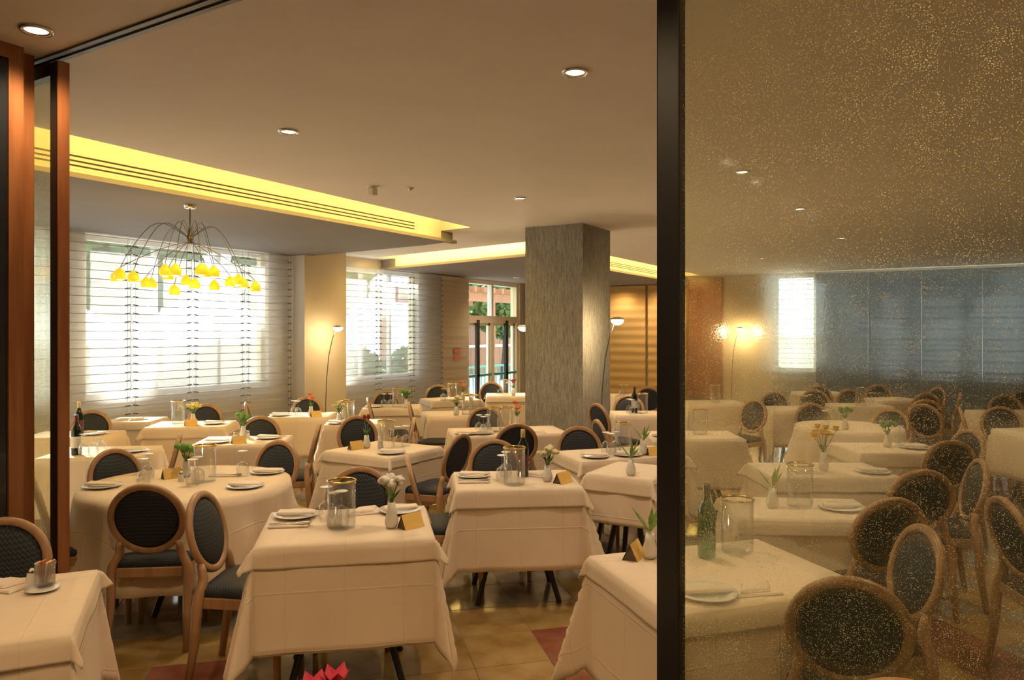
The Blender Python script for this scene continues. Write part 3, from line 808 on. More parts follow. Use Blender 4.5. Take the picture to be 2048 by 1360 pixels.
CHAIRS = [
    (-3.401, 1.462, -134, 'chair at left picture edge behind the amber sachet table'),
    (-3.912, 2.627, 37, 'chair seen from behind in front of the large round table'),
    (-3.082, 2.571, -60, 'chair in profile on the left of the front centre table'),
    (-2.936, 3.160, -143, 'chair facing the camera behind the white carnations'),
    (-2.885, 4.002, -49, 'edge-on chair on the left of the wine bottle table'),
    (-4.773, 3.019, -87, 'chair on the far left of the large round table'),
    (-4.324, 3.615, -172, 'chair on the far right of the large round table'),
    (-5.506, 3.514, -219, 'narrow-looking chair between round table and sunlit table'),
    (-4.491, 2.518, -22, 'chair half hidden behind the left glass panel by round table'),
    (-4.741, 5.245, -119, 'dark round-backed chair behind the red tulip table'),
    (-5.069, 4.591, -229, 'edge-on chair right of the sunlit table'),
    (-4.646, 5.398, -231, 'edge-on chair with back leaning right behind the tulip table'),
    (-5.227, 6.921, -54, 'edge-on chair left of the tall glass jars table'),
    (-3.685, 4.873, -266, 'chair on the right of the red tulip table'),
    (-2.842, 4.543, -141, 'chair behind the wine bottle table facing the camera'),
    (-3.557, 5.880, 45, 'chair seen from behind at the long table by the column'),
    (-2.628, 5.585, -137, 'chair behind the sprig vase table below the column'),
    (-2.677, 6.507, -47, 'slanted chair at the foot of the stone column'),
    (-3.391, 7.977, -31, 'pale-rimmed chair behind the slanted chair by the column'),
    (-5.636, 4.681, -149, 'olive-lit chair behind the sunlit table'),
    (-6.841, 5.963, -44, 'edge-on chair below the first window curtain'),
    (-7.139, 5.201, -147, 'chair behind the yellow flower table by the curtain'),
    (-7.500, 4.179, -134, 'chair behind the far left table by the wood edge'),
    (-6.829, 6.414, -149, 'chair behind the orange flower table near the pilaster'),
    (-6.023, 7.113, -49, 'slanted chair in front of the wall pilaster'),
    (-6.607, 7.656, -149, 'chair behind the two upturned glasses below second window'),
    (-6.681, 8.896, -154, 'chair behind the white-sided table near the glass door'),
    (-6.317, 9.872, -149, 'chair in front of the glass door'),
    (-4.239, 6.512, -147, 'chair behind the long table left of the column'),
    (-4.018, 10.686, 19, 'pale-rimmed chair in front of the golden wall'),
    (-3.927, 11.196, -159, 'dark chair against the golden wall by the black frame'),
    (-3.554, 8.685, -164, 'chair behind the dark bottle right of the column'),
    (-2.231, 8.923, -209, 'lone chair in profile left of the bright window behind glass'),
    (-2.021, 10.295, -149, 'leftmost of the chairs under the bright window'),
    (-1.709, 10.863, -174, 'second chair under the bright window from the left'),
    (-1.679, 11.725, -149, 'third chair under the bright window from the left'),
    (-1.190, 11.202, -149, 'chair behind the middle table by the blue curtains'),
    (-1.317, 8.793, -151, 'chair behind the round table behind the textured glass'),
    (-0.955, 12.453, -154, 'chair behind the pale table by the blue curtains'),
    (-0.478, 12.383, -231, 'chair right of the pale table by the blue curtains'),
    (-0.514, 11.515, 31, 'chair in front of the pale table by the blue curtains'),
    (-0.395, 10.458, 11, 'upper chair of the overlapping pair behind the glass'),
    (-0.240, 9.823, -24, 'lower chair of the overlapping pair behind the glass'),
    (-0.707, 8.565, -199, 'chair on the right of the round table behind glass'),
    (-0.267, 11.614, -269, 'edge-on chair leaning right below the blue curtains'),
    (0.279, 9.389, -89, 'edge-on chair leaning left below the blue curtains'),
    (0.878, 11.736, -89, 'edge-on chair near the right picture edge'),
    (0.553, 11.220, -169, 'chair behind the far right table at the picture edge'),
    (0.840, 12.194, -159, 'farthest right chair at the picture edge'),
    (0.431, 9.397, -169, 'round-backed chair behind the right edge table'),
    (-0.137, 7.130, -231, 'chair right of the second row table behind the glass'),
    (-0.175, 6.745, 27, 'chair in front of the second row table behind the glass'),
    (-0.148, 5.563, -254, 'profile chair right of the daffodil table'),
    (-0.314, 5.283, 29, 'chair in front of the daffodil table'),
    (-0.444, 4.331, 37, 'chair in front of the second table behind the glass'),
    (-0.365, 3.450, -241, 'oval-looking chair right of the near right table'),
    (0.431, 4.512, -66, 'chair facing right near the right picture edge'),
    (-0.376, 2.976, 13, 'big chair seen from behind through the textured glass'),
    (-0.098, 1.700, -180, 'nearest chair in front of the textured glass at bottom edge'),
]
ITEMS = [
    ('plate_set', 'T1', -3.014, 2.794, 41),
    ('cutlery', 'T1', -2.897, 2.639, 39),
    ('glass', 'T1', -2.830, 2.831, 31),
    ('glass', 'T1', -2.695, 2.749, 31),
    ('cylinder', 'T1', -2.649, 2.754, 31),
    ('glass_in', 'T1', -2.649, 2.754, 31),
    ('napkin', 'T1', -2.766, 3.046, 51),
    ('vase:carnation', 'T1', -2.435, 2.883, 31),
    ('card', 'T1', -2.364, 2.948, 43),
    ('plate_set', 'T1', -2.613, 3.164, 61),
    ('sachet', 'T0', -3.009, 1.528, 41),
    ('saucer', 'T0', -2.982, 1.505, 31),
    ('shaker', 'T0', -3.080, 1.512, 31),
    ('napkin', 'T0', -3.150, 1.450, 11),
    ('plate_set', 'T2', -2.813, 4.177, 36),
    ('cutlery', 'T2', -2.709, 4.022, 35),
    ('glass', 'T2', -2.567, 4.145, 31),
    ('glass', 'T2', -2.615, 4.273, 31),
    ('cylinder', 'T2', -2.448, 4.104, 31),
    ('bottle:red', 'T2', -2.534, 4.362, 31),
    ('vase:cream', 'T2', -2.312, 4.298, 31),
    ('card', 'T2', -2.210, 4.322, 43),
    ('napkin', 'T2', -2.482, 4.435, 1),
    ('card', 'T3', -4.312, 4.652, 41),
    ('vase:tulip', 'T3', -4.273, 4.738, 31),
    ('cylinder', 'T3', -4.098, 4.781, 31),
    ('glass', 'T3', -4.082, 4.916, 31),
    ('glass', 'T3', -4.059, 4.995, 31),
    ('plate_set', 'T3', -3.918, 4.637, 31),
    ('shaker', 'T3', -4.151, 4.780, 31),
    ('plate_set', 'T4', -5.642, 4.314, 31),
    ('card', 'T4', -5.426, 4.374, 31),
    ('vase:green', 'T4', -5.700, 4.646, 31),
    ('shaker', 'T4', -5.660, 4.519, 31),
    ('shaker', 'T4', -5.664, 4.667, 31),
    ('plate_set', 'T4', -5.453, 4.718, 31),
    ('vase:yellow', 'T5', -6.964, 5.026, 31),
    ('card', 'T5', -6.834, 4.909, 31),
    ('cylinder', 'T5', -7.139, 4.972, 31),
    ('plate_set', 'T5', -6.773, 5.141, 31),
    ('napkin', 'T6', -7.903, 4.881, 41),
    ('napkin', 'T6', -7.808, 4.938, 71),
    ('bottle:red', 'T7', -7.145, 3.934, 31),
    ('plate_set', 'T7', -7.084, 4.051, 31),
    ('bottle:dark', 'T8', -6.050, 3.311, 31),
    ('glass', 'T8', -5.933, 3.381, 31),
    ('glass', 'T8', -5.977, 3.471, 31),
    ('glass', 'T8', -5.950, 3.315, 31),
    ('plate_set', 'T8', -5.809, 3.631, 31),
    ('plate_set', 'T9', -6.806, 6.061, 31),
    ('glass', 'T9', -6.702, 6.183, 31),
    ('glass', 'T9', -6.622, 6.170, 31),
    ('vase:orange', 'T9', -6.492, 6.248, 31),
    ('card', 'T9', -6.367, 6.205, 31),
    ('glass', 'T10', -6.372, 7.395, 31),
    ('glass', 'T10', -6.300, 7.439, 31),
    ('cylinder', 'T10', -6.264, 7.535, 31),
    ('vase:green', 'T10', -6.088, 7.492, 31),
    ('plate_set', 'T10', -6.483, 7.329, 31),
    ('vase:cream', 'T11', -5.731, 5.920, 31),
    ('cylinder', 'T11', -5.680, 6.003, 31),
    ('plate_set', 'T11', -5.698, 5.857, 31),
    ('glass', 'T12', -6.241, 8.498, 31),
    ('glass', 'T12', -6.231, 8.511, 31),
    ('cylinder', 'T12', -6.161, 8.604, 31),
    ('vase:orange', 'T12', -6.063, 8.733, 31),
    ('vase:red', 'T13', -5.843, 9.765, 31),
    ('cylinder', 'T13', -5.970, 9.758, 31),
    ('glass', 'T13', -6.013, 9.650, 31),
    ('vase:cream', 'T14', -5.046, 7.134, 31),
    ('cylinder', 'T14', -5.016, 7.320, 31),
    ('cylinder', 'T14', -4.886, 7.284, 31),
    ('glass', 'T15', -4.017, 6.061, 31),
    ('glass', 'T15', -3.901, 5.964, 31),
    ('glass', 'T15', -3.946, 6.103, 31),
    ('cylinder', 'T15', -3.931, 6.198, 31),
    ('cylinder', 'T15', -3.869, 6.323, 31),
    ('vase:orange', 'T15', -3.906, 6.604, 31),
    ('plate_set', 'T15', -3.937, 5.993, 31),
    ('plate_set', 'T15', -4.046, 5.892, 31),
    ('napkin', 'T15', -3.533, 6.343, 31),
    ('glass', 'T16', -2.433, 5.513, 31),
    ('glass', 'T16', -2.369, 5.466, 31),
    ('glass', 'T16', -2.374, 5.577, 31),
    ('cylinder', 'T16', -2.345, 5.653, 31),
    ('vase:sprig', 'T16', -2.157, 5.622, 31),
    ('card', 'T16', -2.073, 5.644, 11),
    ('plate_set', 'T16', -2.438, 5.314, 31),
    ('plate_set', 'T16', -2.247, 5.519, 31),
    ('vase:sprig', 'T18', -1.150, 3.075, 31),
    ('card', 'T18', -1.215, 3.053, 61),
    ('bottle:green', 'T18', -0.944, 3.216, 31),
    ('cylinder', 'T18', -0.848, 3.360, 31),
    ('napkin', 'T18', -0.666, 2.883, 39),
    ('plate_set', 'T18', -0.808, 2.751, 39),
    ('vase:sprig', 'T17', -1.921, 4.772, 31),
    ('vase:sprig', 'T22', -0.894, 4.305, 31),
    ('cylinder', 'T22', -0.767, 4.409, 31),
    ('plate_set', 'T22', -0.567, 4.461, 31),
    ('vase:daffodil', 'T20', -0.824, 5.645, 31),
    ('plate_set', 'T20', -0.516, 5.722, 31),
    ('napkin', 'T20', -0.908, 5.507, 31),
    ('vase:green', 'T21', -0.524, 7.054, 31),
    ('plate_set', 'T21', -0.320, 7.082, 31),
    ('glass', 'T21', -0.437, 7.171, 31),
    ('glass', 'T26', -1.739, 10.033, 31),
    ('glass', 'T26', -1.664, 9.949, 31),
    ('glass', 'T26', -1.646, 10.161, 31),
    ('glass', 'T29', -1.008, 10.924, 31),
    ('cylinder', 'T29', -1.122, 10.856, 31),
    ('glass', 'T28', -0.738, 12.111, 31),
    ('cylinder', 'T25', -2.900, 10.278, 31),
    ('glass', 'T33', -3.411, 8.412, 31),
    ('glass', 'T33', -3.339, 8.328, 31),
    ('bottle:dark', 'T33', -3.376, 8.499, 31),
    ('cylinder', 'T33', -3.277, 8.493, 31),
    ('glass', 'T34', -4.389, 10.523, 31),
    ('glass', 'T34', -4.325, 10.561, 31),
    ('napkin', 'T34', -4.418, 10.557, 31),
    ('vase:sprig', 'T32', -2.330, 6.827, 31),
    ('cylinder', 'T32', -2.127, 7.030, 31),
    ('plate_set', 'T32', -2.376, 6.721, 31),
    ('glass', 'R1', -4.473, 2.869, 31),
    ('glass', 'R1', -4.630, 3.002, 31),
    ('glass', 'R1', -4.789, 3.090, 31),
    ('card', 'R1', -4.540, 3.116, 41),
    ('vase:green', 'R1', -4.490, 3.187, 31),
    ('cylinder', 'R1', -4.261, 3.165, 31),
    ('glass', 'R1', -4.190, 3.021, 31),
    ('glass', 'R1', -4.244, 3.100, 31),
    ('glass', 'R1', -4.191, 3.408, 31),
    ('plate_set', 'R1', -4.132, 3.570, 41),
    ('plate_set', 'R1', -3.878, 3.172, 31),
    ('plate_set', 'R1', -4.652, 2.708, 31),
    ('cutlery', 'R1', -4.293, 3.346, 31),
    ('shaker', 'R1', -4.397, 3.084, 31),
    ('vase:green', 'R2', -0.988, 8.143, 31),
    ('glass', 'R2', -1.184, 8.208, 31),
    ('vase:red', 'T40', -1.175, 1.160, 31),
]

DESC = {t[0]: t[-1] for t in TABLES + ROUND_TABLES}
TOPZ = .745
def cloth_square(w, d, drop, z0, seed, n_in, n_out, flare, tip, wav):
    q = random.Random(seed); hw, hd = w / 2, d / 2
    def samples(h):
        a = [h * i / n_in for i in range(n_in + 1)] + [h + drop * ((i + 1) / n_out) for i in range(n_out)]
        return [-v for v in reversed(a[1:])] + a
    us, vs_ = samples(hw), samples(hd)
    ph = [q.random() * 6.28 for _ in range(16)]
    g = G(); g.uv = []
    def corner_shape(ci):
        return (.7 + .6 * q.random(), q.random() * 2 - 1)
    cs = [corner_shape(i) for i in range(4)]
    for u in us:
        for v in vs_:
            ex, ey = max(abs(u) - hw, 0), max(abs(v) - hd, 0)
            sx, sy = (1 if u >= 0 else -1), (1 if v >= 0 else -1)
            bu, bv = max(-hw, min(hw, u)), max(-hd, min(hd, v))
            if ex == 0 and ey == 0: p = (u, v, z0)
            else:
                if ey == 0 or ex == 0:
                    Lr = max(ex, ey); along = v if ey == 0 else u; half = hd if ey == 0 else hw
                    k = (0 if sx > 0 else 1) if ey == 0 else (2 if sy > 0 else 3)
                    fr = Lr / drop
                    edge = (1 - (abs(along) / half) ** 4)
                    o = .008 * min(1, Lr / .03) + flare * Lr + wav * fr ** 1.4 * edge * (math.sin(along * 11 + ph[k]) + .5 * math.sin(along * 23 + ph[k + 4])) + wav * .8 * fr
                    z = z0 - math.sqrt(max(Lr * Lr - o * o, 0)) if Lr > .03 else z0 - Lr * .9
                    p = (bu + (sx * o if ey == 0 else 0), bv + (sy * o if ex == 0 else 0), z)
                else:
                    r = math.hypot(ex, ey); phi = math.atan2(ey, ex)
                    ci = (0 if sx > 0 else 1) + (0 if sy > 0 else 2)
                    am, sk = cs[ci]; fr = r / drop
                    base = .008 * min(1, r / .03) + flare * r + wav * .8 * fr
                    s2 = math.sin(2 * phi)
                    fold = tip * am * (s2 ** 2) * (1 + .28 * math.cos(phi * 12 + sk) * min(1, r / .2))
                    o = min(base + r * fold, r * .85)
                    psi = phi + .10 * sk * s2 * min(1, r / .25)
                    z = z0 - math.sqrt(max(r * r - o * o, 0)) * .985
                    p = (bu + sx * o * math.cos(psi), bv + sy * o * math.sin(psi), max(z, .012))
            g.v.append(p); g.uv.append((u, v))
    m = len(vs_)
    for i in range(len(us) - 1):
        for j in range(m - 1):
            g.f.append((i * m + j, (i + 1) * m + j, (i + 1) * m + j + 1, i * m + j + 1))
    return g
def cloth_round(r, drop, z0, seed):
    q = random.Random(seed); g = G(); g.uv = []; n = 96
    rr = [r * k / 6 for k in range(7)] + [r + drop * k / 10 for k in range(1, 11)]
    g.v.append((0, 0, z0)); g.uv.append((0, 0))
    ph = q.random() * 6
    for k, ro in enumerate(rr[1:]):
        L = max(ro - r, 0)
        for i in range(n):
            a = 2 * math.pi * i / n
            w = .5 + .5 * math.sin(a * 13 + ph + 1.2 * math.sin(a * 3)); w2 = .5 + .5 * math.sin(a * 5 + ph)
            o = .008 * min(1, L / .03) + L * (.05 + .20 * w * (.5 + .5 * w2)) * min(1, L / .2)
            rad = (r if L > 0 else ro) + o
            g.v.append((rad * math.cos(a), rad * math.sin(a), z0 - (math.sqrt(max(L * L - o * o, 0)) if L > 0 else 0)))
            g.uv.append((ro * math.cos(a), ro * math.sin(a)))
    for i in range(n): g.f.append((0, 1 + i, 1 + (i + 1) % n))
    for k in range(len(rr) - 2):
        for i in range(n):
            j = (i + 1) % n
            g.f.append((1 + k * n + i, 1 + (k + 1) * n + i, 1 + (k + 1) * n + j, 1 + k * n + j))
    return g
def solidify(o, t=.0016):
    m = o.modifiers.new('thickness', 'SOLIDIFY'); m.thickness = t; m.offset = 1.0
for n_, (key, x, y, w, d, ang, drop, over, desc) in enumerate(TABLES):
    far = math.hypot(x, y) > 7.5
    t = thing('dining_table', 'black-legged dining table under cloth, ' + desc, 'table', (x, y, 0), R(ang), 'square dining tables')
    G().box((0, 0, TOPZ - .015), (w - .012, d - .012, .03)).build('tabletop', 'panel_wood', t)
    G().box((0, 0, TOPZ - .05), (w * .6, d * .6, .04)).build('apron', 'black', t)
    for sx in (-1, 1):
        for sy in (-1, 1):
            G().tube([(sx * w * .14, sy * d * .14, TOPZ - .06), (sx * w * .19, sy * d * .19, .42), (sx * w * .33, sy * d * .33, .02), (sx * w * .335, sy * d * .335, 0)], [.02, .021, .017, .02], 8).build('leg', 'black', t)
    c = cloth_square(w, d, drop, TOPZ + .004, n_ * 3 + 1, 6, 8 if far else 14, .030, .20, .007)
    o = c.build('tablecloth', 'cloth', None, True); o.location = (x, y, 0); o.rotation_euler = (0, 0, R(ang)); solidify(o)
    tag(o, 'long cream tablecloth on the ' + desc, 'tablecloth', 'cream tablecloths')
    if over:
        c = cloth_square(w + .014, d + .014, .085 + .015 * (n_ % 3), TOPZ + .0075, n_ * 3 + 2, 6, 6 if far else 9, .04, .42, .004)
        o = c.build('cloth_topper', 'cloth_top', None, True); o.location = (x, y, 0); o.rotation_euler = (0, 0, R(ang)); solidify(o)
        tag(o, 'short cream overlay cloth on the ' + desc, 'tablecloth', 'short overlay cloths')
for key, x, y, r, drop, desc in ROUND_TABLES:
    t = thing('round_table', 'round dining table under cloth, ' + desc, 'table', (x, y, 0), .4)
    G().lathe([(0, TOPZ - .03), (r - .006, TOPZ - .03), (r - .006, TOPZ), (0, TOPZ)], 48).build('tabletop', 'panel_wood', t)
    G().lathe([(.04, TOPZ - .03), (.04, .25)], 12).build('column', 'black', t, True)
    for k in range(4):
        a = k * math.pi / 2
        G().tube([(.03 * math.cos(a), .03 * math.sin(a), .36), (.20 * math.cos(a), .20 * math.sin(a), .22), (.36 * math.cos(a), .36 * math.sin(a), .015)], [.025, .022, .018], 8).build('leg', 'black', t)
    o = cloth_round(r, drop, TOPZ + .004, 5).build('tablecloth', 'cloth', None, True); o.location = (x, y, 0); solidify(o)
    tag(o, 'round cream tablecloth on the ' + desc, 'tablecloth', 'cream tablecloths')

# ------------------------------------------------------------------ medallion chairs
def medallion_chair():
    t = empty('medallion_chair')
    ct, st = math.cos(R(14)), math.sin(R(14)); C0 = Vector((0, -.232, .722))
    def bp(a, rx, rz, dep):   # point on the tilted back plane
        u = rx * math.cos(a); w = rz * math.sin(a)
        return C0 + Vector((u, -w * st + dep * ct, w * ct + dep * st))
    n, sec = 44, 10
    g = G()
    for i in range(n):
        a = 2 * math.pi * i / n
        for k in range(sec):
            b = 2 * math.pi * k / sec
            cb, sb = math.cos(b), math.sin(b)
            cb = math.copysign(abs(cb) ** .65, cb); sb = math.copysign(abs(sb) ** .65, sb)
            g.v.append(tuple(bp(a, .186 + .019 * cb, .188 + .019 * cb, .016 * sb)))
    for i in range(n):
        j = (i + 1) % n
        for k in range(sec):
            l = (k + 1) % sec
            g.f.append((i * sec + k, j * sec + k, j * sec + l, i * sec + l))
    g.build('back_frame', 'chair_wood', t, True)
    g = G(); prof = [(0, .022), (.05, .021), (.10, .018), (.145, .012), (.168, .004), (.168, -.004), (.145, -.010), (.10, -.014), (.05, -.016), (0, -.017)]
    m = len(prof); n = 32
    for i in range(n):
        a = 2 * math.pi * i / n
        for r_, dp in prof: g.v.append(tuple(bp(a, r_, r_ * 1.01, dp)))
    for i in range(n):
        j = (i + 1) % n
        for k in range(m - 1): g.f.append((i * m + k, j * m + k, j * m + k + 1, i * m + k + 1))
    g.build('back_pad', 'pad', t, True)
    def outline(s, zoff=0):
        P = []
        for a, b, c in ((-.195, -.205, .04), (.195, -.205, .04), (.235, .225, .07), (-.235, .225, .07)):
            sx = 1 if a > 0 else -1; sy = 1 if b > 0 else -1
            cx_, cy_ = a * s - sx * c, b * s - sy * c
            a0 = {(-1, -1): 180, (1, -1): 270, (1, 1): 0, (-1, 1): 90}[(sx, sy)]
            for k in range(6): P.append((cx_ + c * math.cos(R(a0 + 18 * k)), cy_ + c * math.sin(R(a0 + 18 * k))))
        return P
    G().prism(outline(1), .395, .45).build('seat_rail', 'chair_wood', t, bevel=.006)
    g = G(); rings = [(.97, .45), (.985, .465), (.96, .485), (.86, .498), (.6, .505), (.25, .508)]
    nn = 24
    for s, z in rings: g.v += [(x, y, z) for x, y in outline(s)] if s > .5 else [(x * s, y * s, z) for x, y in outline(1)]
    for r_ in range(len(rings) - 1):
        for k in range(nn):
            l = (k + 1) % nn
            g.f.append((r_ * nn + k, r_ * nn + l, (r_ + 1) * nn + l, (r_ + 1) * nn + k))
    g.f.append(tuple((len(rings) - 1) * nn + k for k in range(nn)))
    g.build('seat_cushion', 'pad', t, True)
    for s in (-1, 1):
        P = [(s * .150, -.205, .600), (s * .158, -.193, .565), (s * .160, -.186, .535), (s * .172, -.186, .50), (s * .196, -.192, .455), (s * .202, -.198, .40), (s * .200, -.212, .22), (s * .208, -.245, 0)]
        G().tube(P, [.018, .021, .023, .024, .026, .026, .022, .017], 8).build('leg', 'chair_wood', t, True)
        G().tube([(s * .188, .180, .41), (s * .188, .182, .30), (s * .192, .190, 0)], [.025, .023, .014], 8).build('leg', 'chair_wood', t, True)
    return t
for x, y, rz, l in CHAIRS:
    place('chair', medallion_chair, (x, y, 0), R(rz), 'dark-padded medallion ' + l, 'chair', 'medallion dining chairs')

# ------------------------------------------------------------------ things on the tables
ZT = TOPZ + .010
def b_glass():
    t = empty('wine_glass')      # turned upside down on its rim
    G().lathe([(.034, 0), (.040, .03), (.041, .055), (.034, .085), (.012, .100), (.004, .104)], 16).build('bowl', 'glass', t, True)
    G().lathe([(.0045, .100), (.0035, .13), (.005, .165)], 8).build('stem', 'glass', t, True)
    G().lathe([(.005, .163), (.03, .170), (.034, .173), (.030, .175), (0, .176)], 16).build('foot', 'china', t, True)
    return t
def b_cylinder():
    t = empty('glass_cylinder')
    G().lathe([(0, .004), (.066, .004), (.070, .02), (.070, .235), (.067, .235), (.067, .010), (0, .010)], 24).build('body', 'jar_glass', t, True)
    G().lathe([(.0665, .232), (.073, .234), (.075, .240), (.069, .243), (.0665, .238)], 24).build('rim', 'gold', t, True)
    return t
def b_plate():
    t = empty('place_setting_plate')
    G().lathe([(0, .003), (.07, .003), (.085, .010), (.115, .016), (.116, .019), (.085, .014), (.07, .007), (0, .007)], 28).build('plate', 'china', t, True)
    g = G()
    g.add([(-.10, -.035, .020), (.10, -.03, .020), (.11, .02, .022), (-.09, .03, .022), (-.095, -.03, .034), (.09, -.026, .030), (.10, .015, .034), (-.085, .026, .040)],
          [(0, 1, 2, 3), (4, 7, 6, 5), (0, 4, 5, 1), (1, 5, 6, 2), (2, 6, 7, 3), (3, 7, 4, 0)])
    g.build('folded_napkin', 'napkin', t, bevel=.004)
    return t
def b_napkin():
    t = empty('folded_napkin')
    g = G(); g.add([(-.10, -.06, 0), (.10, -.05, 0), (.09, .06, 0), (-.09, .05, 0), (-.09, -.05, .012), (.09, -.045, .010), (.085, .05, .016), (-.085, .045, .014)],
                   [(0, 3, 2, 1), (4, 5, 6, 7), (0, 1, 5, 4), (1, 2, 6, 5), (2, 3, 7, 6), (3, 0, 4, 7)])
    g.build('under_fold', 'napkin', t, bevel=.004)
    g = G(); g.add([(-.08, -.05, .012), (.05, -.04, .012), (.085, .045, .016), (-.03, .05, .014), (-.07, -.04, .024), (.04, -.03, .022), (.07, .04, .030), (-.02, .04, .026)],
                   [(0, 3, 2, 1), (4, 5, 6, 7), (0, 1, 5, 4), (1, 2, 6, 5), (2, 3, 7, 6), (3, 0, 4, 7)])
    g.build('upper_fold', 'napkin', t, bevel=.004)
    return t
def b_cutlery():
    t = empty('cutlery_napkin')
    G().box((0, 0, .006), (.20, .07, .012)).build('napkin', 'napkin', t, bevel=.005)
    G().tube([(-.10, -.012, .015), (.02, -.012, .016), (.05, -.012, .016), (.11, -.012, .015)], [.004, .005, .010, .003], 8, .3).build('knife', 'steel', t, True)
    G().tube([(-.10, .014, .015), (.05, .014, .016), (.07, .014, .017), (.11, .014, .016)], [.004, .004, .011, .009], 8, .3).build('fork', 'steel', t, True)
    return t
def b_card():
    t = empty('tent_card')
    h = .070; d = .036; w = .060
    for s, m in ((-1, 'card_gold'), (1, 'card_brown')):
        G().add([(-w, s * d, 0), (w, s * d, 0), (w, 0, h), (-w, 0, h), (-w, s * (d - .003), 0), (w, s * (d - .003), 0), (w, -s * -.001, h - .004), (-w, s * .001, h - .004)],
                [(0, 1, 2, 3), (4, 7, 6, 5), (0, 4, 5, 1), (0, 3, 7, 4), (1, 5, 6, 2)]).build('front_leaf' if s < 0 else 'rear_leaf', m, t)
    for s in (-1, 1): G().add([(s * (w - .004), -d + .006, .002), (s * (w - .004), d - .006, .002), (s * (w - .004), 0, h - .012)], [(0, 1, 2)]).build('inner_fold', 'card_brown', t)
    return t
def b_shaker():
    t = empty('salt_shaker')
    G().lathe([(0, 0), (.018, 0), (.020, .01), (.014, .045), (.013, .05)], 14).build('body', 'china', t, True)
    G().lathe([(.0135, .048), (.014, .058), (.008, .066), (0, .067)], 14).build('cap', 'chrome', t, True)
    return t
def b_sachet():
    t = empty('sachet_holder')
    G().lathe([(0, .003), (.034, .003), (.037, .085), (.0345, .085), (.032, .007), (0, .007)], 18).build('tumbler', 'glass', t, True)
    for i in range(5): G().box((-.018 + .009 * i, .002 * (i % 2), .048 + .004 * (i % 3)), (.006, .040, .078), Matrix.Rotation(R(6 * (i - 2)), 3, 'Y')).build('sachet', 'amber' if i % 3 else 'napkin', t)
    return t
def b_saucer():
    t = empty('saucer')
    G().lathe([(0, .002), (.035, .002), (.058, .010), (.060, .012), (.035, .006), (0, .006)], 24).build('dish', 'china', t, True)
    G().lathe([(0, 0), (.03, 0), (.03, .003)], 20).build('foot_ring', 'china', t, True)
    return t
def b_bottle(kind):
    def f():
        t = empty('wine_bottle')
        glassm = 'bottle_green' if kind == 'green' else 'bottle_dark'
        G().lathe([(0, .004), (.036, .002), (.038, .012), (.038, .19), (.034, .215), (.018, .245), (.0145, .26), (.0145, .315), (0, .315)], 20).build('glass_body', glassm, t, True)
        G().lathe([(.0152, .265), (.0155, .318), (.012, .321), (0, .321)], 14).build('neck_foil', 'foil_gold' if kind == 'red' else ('bottle_green' if kind == 'green' else 'foil'), t, True)
        if kind != 'green': G().lathe([(.0385, .06), (.0385, .15)], 20).build('paper_label', 'label' if kind == 'dark' else 'foil', t, True)
        return t
    return f
